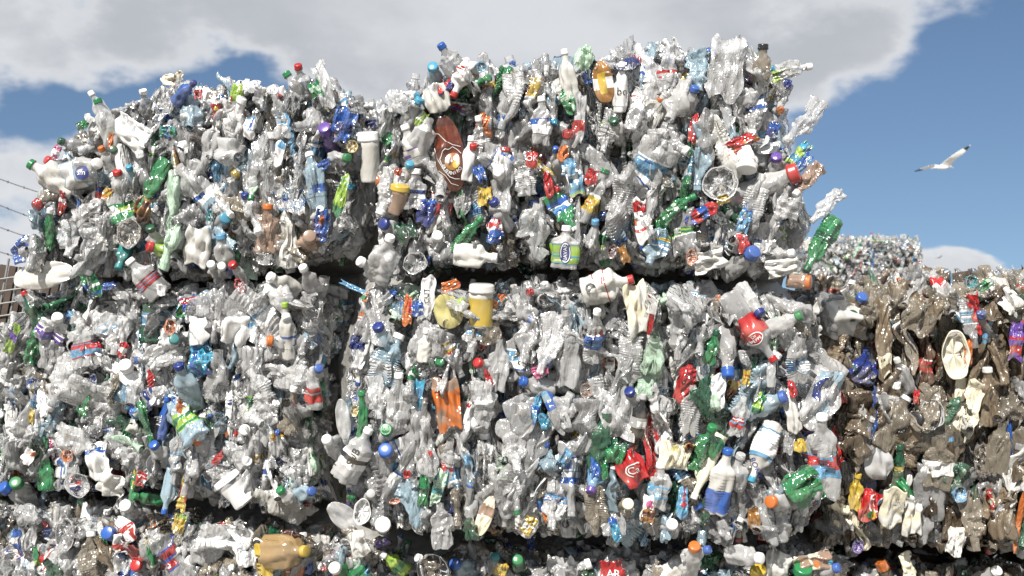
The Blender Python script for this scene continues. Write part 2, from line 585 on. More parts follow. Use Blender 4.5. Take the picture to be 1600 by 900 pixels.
def pt(px, py, Y):
    return np.array([(px - 800.0) / FPX * Y, Y, EYE + (HOR - py) / FPX * Y])


def boxes_mesh(name, boxes, mat, base=(0, 0, 0)):
    """boxes: (centre, half sizes, 3x3 rotation)."""
    V, Q = [], []
    c8 = np.array([[x, y, z] for x in (-1, 1) for y in (-1, 1) for z in (-1, 1)], dtype=float)
    q6 = np.array([[0, 1, 3, 2], [4, 6, 7, 5], [0, 4, 5, 1], [2, 3, 7, 6], [0, 2, 6, 4], [1, 5, 7, 3]])
    for c, h, rot in boxes:
        Q.append(q6 + 8 * len(V)); V.append((c8 * np.array(h)) @ np.array(rot).T + np.array(c) - np.array(base))
    me = mesh_from(name, np.vstack(V), np.vstack(Q), None, np.zeros(6 * len(V), dtype=bool), mat)
    return me


def tube_mesh(name, paths, mat, base=(0, 0, 0), nu=6):
    V, Q, n0 = [], [], 0
    for pts, rad in paths:
        pts = np.asarray(pts, dtype=float)
        ring = []
        for i, p in enumerate(pts):
            d = pts[min(i + 1, len(pts) - 1)] - pts[max(i - 1, 0)]
            d /= np.linalg.norm(d) + 1e-12
            a = np.cross(d, [0.31, 0.2, 0.93]); a /= np.linalg.norm(a)
            b = np.cross(d, a)
            for k in range(nu):
                t = 2 * math.pi * k / nu
                ring.append(p + rad * (a * math.cos(t) + b * math.sin(t)) - np.array(base))
        V.append(np.array(ring))
        for i in range(len(pts) - 1):
            for k in range(nu):
                Q.append((n0 + i * nu + k, n0 + i * nu + (k + 1) % nu, n0 + (i + 1) * nu + (k + 1) % nu, n0 + (i + 1) * nu + k))
        n0 += len(ring)
    return mesh_from(name, np.vstack(V), np.array(Q), None, None, mat)


M_RUST = simple_mat('dull_wire', (0.06, 0.06, 0.065), 0.6, 60.0, 0.3, 0.1, 0.3)


# ------------------------------------------------------------------ the bales
class Bale:
    """A bale front: a plane through p0 with horizontal direction r; its outline is given as seen in the photograph."""
    def __init__(s, key, name, label, depth, yaw, outline, strata, dirty=0.0, back=0.75):
        s.key, s.name, s.label = key, name, label
        s.yaw = yaw
        s.r = np.array([math.cos(yaw), math.sin(yaw), 0.0])
        s.n = np.array([math.sin(yaw), -math.cos(yaw), 0.0])     # towards the yard
        s.p0 = np.array([depth[0], depth[1], 0.0])
        s.strata, s.dirty, s.back = strata, dirty, back
        s.poly = np.array([s.uv(px, py) for px, py in outline])
        s.foot = []                                               # footprints of single things: (u, z, radius u, radius z)

    def hit(s, px, py, off=0.0):
        d = np.array([(px - 800.0) / FPX, 1.0, (HOR - py) / FPX])
        o = np.array([0, 0, EYE])
        t = ((s.p0 + s.n * off - o) @ s.n) / (d @ s.n)
        return o + d * t

    def uv(s, px, py):
        p = s.hit(px, py)
        return ((p - s.p0) @ s.r, p[2])

    def world(s, u, z, off):
        return s.p0 + s.r * u + s.n * off + np.array([0, 0, 1.0]) * z

    def scale(s, px, py):
        return s.hit(px, py)[1] / FPX       # metres per photograph pixel


LEFT = (-0.43, 2.90)
LYAW = R(-17)
MAIN = (0.0, 2.80)
OUT = {
    'A': [(28, 405), (48, 350), (55, 300), (75, 255), (98, 215), (132, 182), (170, 165), (205, 150), (240, 130), (300, 133), (370, 126), (430, 137),
          (500, 132), (535, 148), (556, 180), (560, 260), (556, 330), (536, 372), (520, 400), (470, 415), (380, 428), (250, 430), (150, 438), (56, 444)],
    'B': [(594, 176), (606, 144), (640, 122), (685, 102), (725, 100), (790, 95), (860, 92), (950, 86), (1010, 72), (1060, 64), (1130, 62), (1190, 74),
          (1232, 112), (1242, 150), (1246, 200), (1256, 260), (1262, 320), (1262, 380), (1250, 428), (1100, 425), (900, 420), (720, 418), (640, 428), (588, 420), (580, 330), (584, 250)],
    'C': [(-170, 800), (-170, 600), (-40, 525), (0, 500), (24, 470), (52, 450), (150, 448), (220, 446), (330, 446), (430, 440), (490, 445), (496, 480), (484, 560),
          (488, 640), (482, 740), (484, 812), (400, 808), (250, 790), (120, 778), (0, 764)],
    'D': [(562, 450), (640, 446), (760, 444), (900, 440), (1050, 446), (1190, 450), (1240, 462), (1272, 500), (1290, 560), (1304, 640), (1308, 720), (1300, 790), (1276, 846),
          (1180, 856), (1000, 858), (850, 850), (700, 842), (560, 834), (532, 790), (524, 700), (528, 600), (546, 520)],
    'E': [(1262, 478), (1330, 468), (1400, 457), (1480, 444), (1560, 442), (1640, 444), (1740, 452), (1750, 880), (1600, 874), (1450, 866), (1290, 862)],
    'F': [(-190, 780), (0, 792), (130, 806), (250, 822), (400, 836), (478, 850), (486, 900), (486, 1230), (-190, 1160)],
    'G': [(496, 862), (700, 868), (900, 872), (1100, 876), (1300, 884), (1322, 920), (1322, 1240), (496, 1240)],
    'K': [(470, 335), (612, 335), (612, 900), (470, 900)],
    'H': [(1345, 900), (1500, 896), (1740, 900), (1740, 1210), (1345, 1210)],
}
BALES = [
    Bale('A', 'plastic_bale', 'slumped upper left bale of clear bottles, rounded on its left side', LEFT, LYAW, OUT['A'], 0.42),
    Bale('B', 'plastic_bale', 'tall upper bale of crushed clear bottles with the brown oval bag in its face', MAIN, 0.0, OUT['B'], 0.74),
    Bale('C', 'plastic_bale', 'middle left bale of clear bottles with white paper sheets near its top', LEFT, LYAW, OUT['C'], 0.48),
    Bale('D', 'plastic_bale', 'middle bale of crushed bottles carrying the tall bale with the brown bag', (0.0, 2.77), 0.0, OUT['D'], 0.76),
    Bale('E', 'plastic_bale', 'dirty brown bale of stained jugs and bottles beside the clean bales', (0.9, 2.98), R(3), OUT['E'], 0.8, 1.0),
    Bale('F', 'plastic_bale', 'lowest left bale with the milk jug and the amber jug', (LEFT[0], 2.86), LYAW, OUT['F'], 0.5, 0.25),
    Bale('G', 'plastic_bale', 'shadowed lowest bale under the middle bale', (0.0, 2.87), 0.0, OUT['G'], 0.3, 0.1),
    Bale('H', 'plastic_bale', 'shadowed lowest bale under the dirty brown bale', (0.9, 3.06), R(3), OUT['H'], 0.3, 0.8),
    Bale('K', 'plastic_bale', 'dark backing bale added behind the gap left of the middle bale', (0.0, 4.0), 0.0, OUT['K'], 0.3, 0.1),  # added bale: shuts the sky out of the gap and keeps it dark
]
BK = {b.key: b for b in BALES}


def inside(poly, u, z):
    """Even-odd test for arrays of points."""
    c = np.zeros(len(u), dtype=bool)
    x, y = poly[:, 0], poly[:, 1]
    j = len(poly) - 1
    for i in range(len(poly)):
        k = ((y[i] > z) != (y[j] > z)) & (u < (x[j] - x[i]) * (z - y[i]) / (y[j] - y[i] + 1e-12) + x[i])
        c ^= k
        j = i
    return c


def edge_distance(poly, u, z):
    best = np.full(len(u), 9.0)
    for a, b in zip(poly, np.roll(poly, -1, 0)):
        ab = b - a
        t = np.clip(((u - a[0]) * ab[0] + (z - a[1]) * ab[1]) / (ab @ ab + 1e-12), 0, 1)
        best = np.minimum(best, np.hypot(u - a[0] - t * ab[0], z - a[1] - t * ab[1]))
    return best


def basis(length, thick):
    """Rotation matrix with columns (width, thickness, length); local y is the thin axis, local z the long one."""
    l = length / np.linalg.norm(length)
    t = thick - l * (thick @ l)
    if np.linalg.norm(t) < 1e-3:
        t = np.cross(l, [0.3, 0.5, 0.8])
    t = t / np.linalg.norm(t)
    w = np.cross(t, l)
    return np.stack([w, t, l], 1)


# ------------------------------------------------------------------ prototypes for the packed mass
prng = np.random.default_rng(11)
P_BOTTLE, P_FILM, P_DISH, P_END, P_SCRAP, P_STRIP = [], [], [], [], [], []
for i in range(56):
    b_, c_ = bottle(prng, 0.20, 0.066, prng.uniform(0.45, 0.88), 26, 44, cap=bool(prng.uniform() < 0.28))
    P_BOTTLE.append(Shape.join(b_, c_) if c_ is not None else b_)
for i in range(8):
    b_, c_ = bottle(prng, 0.15, 0.062, prng.uniform(0.15, 0.4), 20, 26, bend=False)
    P_END.append(Shape.join(b_, c_))
for i in range(30):
    P_FILM.append(film(prng, 0.15, 0.075, 13, 20, prng.uniform(0.5, 1.1), 0.7))
for i in range(20):
    P_SCRAP.append(film(prng, 0.07, 0.04, 8, 11, prng.uniform(0.4, 1.0), 0.8))
for i in range(16):
    P_STRIP.append(film(prng, 0.21, 0.040, 8, 26, prng.uniform(0.5, 1.0), 0.5))
for i in range(10):
    P_DISH.append(dish(prng, 0.10, 0.075, 0.022, 22, int(prng.integers(5, 14)), prng.uniform(0.3, 0.8)))

LABELS = ['bwL', 'Lwi', 'wbL', 'rwb', 'wrw', 'Lbw', 'bLw', 'wLw', 'gwx', 'yrw', 'Bwr', 'wTL', 'oyw', 'wsk', 'iLb', 'wib']
LABEL_DIRTY = ['wds', 'bwd', 'rwd', 'dke', 'Lwd', 'swd']


def pick(rng, table):
    ks, ws = zip(*table)
    ws = np.array(ws, dtype=float)
    return ks[rng.choice(len(ks), p=ws / ws.sum())]


CLEAN = [('c', 62), ('C', 9), ('i', 8), ('m', 6.5), ('w', 2.5), ('g', 2.2), ('G', 1.5), ('D', 3), ('h', 1)]
DIRTY = [('D', 40), ('d', 20), ('f', 13), ('C', 20), ('m', 4), ('e', 4), ('z', 3), ('n', 2.5), ('G', 2)]
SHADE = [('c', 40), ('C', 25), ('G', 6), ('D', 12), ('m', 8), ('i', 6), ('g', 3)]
CAPS = [('w', 60), ('b', 16), ('r', 8), ('g', 9), ('o', 5), ('T', 5), ('B', 5), ('c', 6), ('y', 2)]
BITS = [('c', 56), ('w', 19), ('L', 8), ('b', 8), ('r', 7), ('B', 4), ('g', 4), ('y', 3.5), ('o', 3.5), ('T', 4), ('a', 2), ('x', 2), ('P', .7), ('p', 1), ('k', 2)]
BITS_DIRTY = [('d', 34), ('D', 24), ('e', 12), ('k', 6), ('s', 6), ('n', 5), ('r', 3), ('b', 2), ('G', 4), ('w', 4), ('o', 1.5)]


class Mass:
    """Collects transformed prototypes into one mesh."""
    def __init__(s):
        s.V, s.Q, s.F, s.S, s.n = [], [], [], [], 0

    def add(s, shape, rot, loc, f, scale=(1, 1, 1)):
        v = (shape.v * np.asarray(scale)) @ rot.T + loc
        s.V.append(v.astype(np.float32)); s.Q.append((shape.q + s.n).astype(np.int32)); s.F.append(f)
        s.S.append(np.full(len(shape.q), (len(shape.q) > 520 and s.n % 2 == 0 and len(s.V) % 5 > 1)))
        s.n += len(v)

    def build(s, name, mat):
        return mesh_from(name, np.vstack(s.V), np.vstack(s.Q), np.vstack(s.F), np.concatenate(s.S), mat)


def one_piece(mass, bale, rng, base, n_out, deep, lim=None):
    """Put one random piece at base; n_out is the outward direction there."""
    up = np.array([0, 0, 1.0])
    side = np.cross(up, n_out); side /= np.linalg.norm(side) + 1e-9
    up2 = np.cross(n_out, side)
    d = bale.dirty
    k = rng.uniform()
    strata = rng.uniform() < bale.strata
    ang = rng.normal() * (0.26 if strata else 1.2)
    tilt = rng.normal() * (0.20 if strata else 0.32)
    L = (up2 * math.cos(ang) + side * math.sin(ang)) * math.cos(tilt) + n_out * math.sin(tilt)
    if rng.uniform() < 0.5:
        L = -L
    T = (side * rng.choice([-1, 1]) if strata and rng.uniform() < 0.74 else n_out) + rng.normal(size=3) * 0.35
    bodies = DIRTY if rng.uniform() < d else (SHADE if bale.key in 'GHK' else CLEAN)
    labs = LABEL_DIRTY if rng.uniform() < d * 0.9 else LABELS
    s = rng.uniform(0.60, 1.12) if rng.uniform() > 0.07 else rng.uniform(1.2, 1.5)
    s *= 0.56 if bale.key == 'X' else 1.0
    if k < 0.56:
        sh = P_BOTTLE[rng.integers(len(P_BOTTLE))]
        bc = pick(rng, bodies)
        lab = labs[rng.integers(len(labs))] if rng.uniform() < 0.33 else bc
        f = colours(sh, bc, lab, pick(rng, CAPS))
        sc = np.array([rng.uniform(0.8, 1.15), rng.uniform(0.7, 1.1), rng.uniform(0.8, 1.2)]) * s
    elif k < 0.575:
        sh = P_END[rng.integers(len(P_END))]
        L = n_out * 1.0 + side * rng.normal() * 0.5 + up2 * rng.normal() * 0.5
        T = rng.normal(size=3)
        f = colours(sh, pick(rng, bodies), '', pick(rng, CAPS))
        sc = np.ones(3) * rng.uniform(0.75, 1.0)
    elif k < 0.775:
        sh = P_FILM[rng.integers(len(P_FILM))]
        bc = pick(rng, bodies)
        pr = rng.uniform()
        lab = bc if pr < 0.72 else (labs[rng.integers(len(labs))] if pr < 0.93 else pick(rng, BITS_DIRTY if d > 0.5 else BITS))
        f = colours(sh, bc, lab)
        sc = np.array([rng.uniform(0.5, 1.1), 1.0, rng.uniform(0.6, 1.25)]) * s
    elif k < 0.87:
        sh = P_SCRAP[rng.integers(len(P_SCRAP))]
        a = pick(rng, BITS_DIRTY if rng.uniform() < d else BITS); b = pick(rng, BITS_DIRTY if rng.uniform() < d else BITS)
        f = colours(sh, a, a if rng.uniform() < 0.5 else a + b)
        sc = np.array([rng.uniform(0.5, 1.1), 1.0, rng.uniform(0.5, 1.2)]) * s
    elif strata and k < 0.975:
        sh = P_STRIP[rng.integers(len(P_STRIP))]
        bc = pick(rng, bodies)
        f = colours(sh, bc, bc if rng.uniform() < 0.75 else labs[rng.integers(len(labs))])
        sc = np.array([rng.uniform(0.6, 1.2), 1.3, rng.uniform(0.6, 1.1)])
    else:
        sh = P_DISH[rng.integers(len(P_DISH))]
        T = n_out + rng.normal(size=3) * 0.5
        f = colours(sh, pick(rng, bodies))
        sc = np.ones(3) * s * rng.uniform(0.6, 0.95)
    sc = sc * np.array([rng.choice([-1, 1]), 1, 1]) if sh in P_FILM else sc
    f = f.copy()
    f[:, :3] *= rng.uniform(0.70, 1.08) if rng.uniform() > d else rng.uniform(0.5, 1.25)
    rot = basis(L, T)
    if lim is not None:
        ext = ((sh.v * np.asarray(sc)) @ rot.T)[:, 2]
        base = base.copy()
        if lim[1] is not None:
            base[2] = min(base[2], lim[1] + rng.normal() * 0.014 - ext.max())
        if lim[2] is not None or lim[3] is not None:
            ext2 = ((sh.v * np.asarray(sc)) @ rot.T) @ bale.r
            u0 = (base - bale.p0) @ bale.r
            if lim[3] is not None:
                u1 = min(u0, lim[3] + rng.normal() * 0.012 - ext2.max())
            else:
                u1 = max(u0, lim[2] + rng.normal() * 0.012 - ext2.min())
            base = base + bale.r * (u1 - u0)
        if lim[0] is not None:
            base[2] = max(base[2], lim[0] + rng.normal() * 0.014 - ext.min())
    mass.add(sh, rot, base, f, sc)


def bale_core(bale):
    """The compacted inside of the bale: a lumpy block behind the outer layer of bottles."""
    cen = bale.poly.mean(0)
    rings = []
    pts = []
    p = bale.poly
    for a, b in zip(p, np.roll(p, -1, 0)):
        m = max(1, int(np.hypot(*(b - a)) / 0.08))
        for i in range(m):
            pts.append(a + (b - a) * i / m)
    p = np.array(pts)
    d = p - cen
    ln = np.hypot(d[:, 0], d[:, 1])[:, None]
    rg = np.random.default_rng(5)
    for inset, off in [(0.95, -0.095), (0.6, -0.09), (0.13, -0.085), (0.07, -0.12), (0.045, -0.20), (-0.05, -0.34), (-0.05, -bale.back), (0.95, -bale.back)]:
        q = p - d / ln * np.minimum(inset, ln * 0.985) * (np.array([1.0, 0.0]) if inset < 0 else np.array([1.0, 1.0]))
        if inset < 0:
            q[:, 1] += np.where(d[:, 1] > 0, 0.045 if bale.key in 'CDFGH' else -0.04, -0.045 if bale.key in 'ABCDE' else 0.0)
        q = q + rg.normal(size=q.shape) * 0.006
        rings.append(np.array([bale.world(u, z, off + rg.normal() * 0.006) for u, z in q]))
    nu = len(p)
    v = np.vstack(rings)
    i = np.arange(len(rings) - 1)[:, None]; j = np.arange(nu)[None, :]
    j2 = (j + 1) % nu
    q = np.stack([i * nu + j, i * nu + j2, (i + 1) * nu + j2, (i + 1) * nu + j], -1).reshape(-1, 4)
    return v, q


def span(poly, u):
    """Lowest and highest point of the outline at u."""
    zs = []
    for a, b in zip(poly, np.roll(poly, -1, 0)):
        if (a[0] <= u) != (b[0] <= u):
            zs.append(a[1] + (b[1] - a[1]) * (u - a[0]) / (b[0] - a[0]))
    return (min(zs), max(zs)) if zs else (None, None)


def limits(bale, u, z):
    lo, hi = span(bale.poly, u)
    ul, uh = span(bale.poly[:, ::-1], z)
    if not ((bale.key in 'CFA' and True)):
        uh = None
    if not ((bale.key in 'DEGH') or bale.key == 'B') or uh is not None:
        ul = None
    return (lo - 0.006 if lo is not None and bale.key in 'ABCDE' else None, hi + 0.006 if hi is not None and bale.key in 'CDFGH' else hi + 0.034 if hi is not None and bale.key in 'AB' else None, ul, uh)


def poly_area(p):
    return 0.5 * abs(np.dot(p[:, 0], np.roll(p[:, 1], -1)) - np.dot(p[:, 1], np.roll(p[:, 0], -1)))


DENS = 1.0


def visible_uv(bale, u, z):
    p = bale.world(u, z, 0)
    return abs(p[0] / p[1] * FPX) < 900 and abs((p[2] - EYE) / p[1] * FPX) < 520


def fill_bale(bale, seed):
    rng = np.random.default_rng(seed)
    mass = Mass()
    lo, hi = bale.poly.min(0), bale.poly.max(0)
    cen = bale.poly.mean(0)
    A = (hi - lo).prod()
    foot = np.array(bale.foot) if bale.foot else np.zeros((0, 4))
    for depth, dens, jit in [(-0.080, 300, 0.010), (-0.050, 340, 0.011), (-0.026, 380, 0.010), (-0.008, 210, 0.008)]:
        n = int(A * dens * DENS)
        g = max(1, int(math.sqrt(n)))
        uu = lo[0] + (hi[0] - lo[0]) * rng.uniform(size=n)
        zz = lo[1] + (hi[1] - lo[1]) * rng.uniform(size=n)
        ok = inside(bale.poly, uu, zz)
        ed = edge_distance(bale.poly, uu, zz)
        for u, z, o, e in zip(uu, zz, ok, ed):
            if not o or (e < 0.02 and depth > -0.04) or not visible_uv(bale, u, z):
                continue
            dd = depth + rng.normal() * jit
            rnd = max(0.0, 1 - e / 0.14)
            dd -= 0.10 * rnd ** 2
            n_out = bale.n.copy()
            if e < 0.1:
                c2 = np.array([u, z]) - cen
                c2 /= np.hypot(*c2) + 1e-9
                n_out = n_out + (bale.r * c2[0] + np.array([0, 0, 1.0]) * c2[1]) * 0.7 * rnd
                n_out /= np.linalg.norm(n_out)
            if len(foot):
                q = (((u - foot[:, 0]) / (foot[:, 2] * 0.85 + 0.016)) ** 2 + ((z - foot[:, 1]) / (foot[:, 3] * 0.85 + 0.022)) ** 2).min()
                if q < 1.0:
                    if depth > -0.03:
                        continue
                    dd -= 0.02
            one_piece(mass, bale, rng, bale.world(u, z, dd), n_out, depth, limits(bale, u, z))
    # sides and top, so that the bale has depth
    p = bale.poly
    for a, b in zip(p, np.roll(p, -1, 0)):
        e = b - a
        ln = np.hypot(*e)
        out2 = np.array([e[1], -e[0]]) / (ln + 1e-9)
        if (out2 @ ((a + b) / 2 - cen)) < 0:
            out2 = -out2
        if out2[1] < -0.75:
            cnt, dmax = ln * 20, 0.12
        elif out2[1] > 0.4:
            cnt, dmax = (ln * 95, 0.42) if bale.key != 'E' else (ln * 230, 0.74)
        else:
            cnt, dmax = ln * 85, 0.42
        n3 = bale.r * out2[0] + np.array([0, 0, 1.0]) * out2[1]
        for i in range(int(cnt * DENS + rng.uniform())):
            t = rng.uniform()
            d_ = 0.03 + dmax * rng.uniform() ** 1.25
            u, z = a + e * t - out2 * (0.022 + abs(rng.normal()) * 0.022)
            if not visible_uv(bale, u, z):
                continue
            no = n3 + bale.n * (0.35 if d_ < 0.1 else 0.0)
            one_piece(mass, bale, rng, bale.world(u, z, -d_), no / np.linalg.norm(no), 0, limits(bale, u, z))
    return mass


def build_bales():
    total = 0
    for k, b in enumerate(BALES):
        root = bpy.data.objects.new(b.name, None)
        COL.objects.link(root)
        c = b.poly.mean(0)
        base = b.world(c[0], b.poly[:, 1].min(), -b.back / 2)
        root.location = base
        root.empty_display_size = 0.1
        tag(root, b.label, 'bale', 'bales of crushed plastic bottles')
        v, q = bale_core(b)
        link('core', mesh_from('core', v - base, q, None, None, M_CORE_GAP_SHADE if b.dirty > 0.5 or b.key == 'K' else M_CORE), root)  # the added rear bale takes the dark core too, as painted gap shade
        ms = fill_bale(b, 100 + k)
        for i in range(len(ms.V)):
            ms.V[i] = (ms.V[i] - base).astype(np.float32)
        if b.key in 'ABCDE':
            lo, hi = b.poly.min(0), b.poly.max(0)
            for t in np.linspace(0.12, 0.88, 5):
                u = lo[0] + (hi[0] - lo[0]) * t
                zl, zh = span(b.poly, u)
                if zl is None:
                    continue
                pts = [b.world(u + 0.004 * math.sin(k * 1.7 + t * 9), zl + 0.01 + (zh - zl - 0.03) * k / 16, -0.012 + 0.008 * math.sin(k * 2.3 + t * 20) - 0.05 * (k in (0, 16))) for k in range(17)]
                link('tie_wire', tube_mesh('tie_wire', [(pts, 0.0013)], M_RUST, base), root)
        o = link('packed_plastic', ms.build('packed_plastic', M_DIRTY if b.dirty > 0.5 else M_FILM), root)
        o['kind'] = 'stuff'
        total += sum(len(x) for x in ms.Q)
    print('packed faces', total)

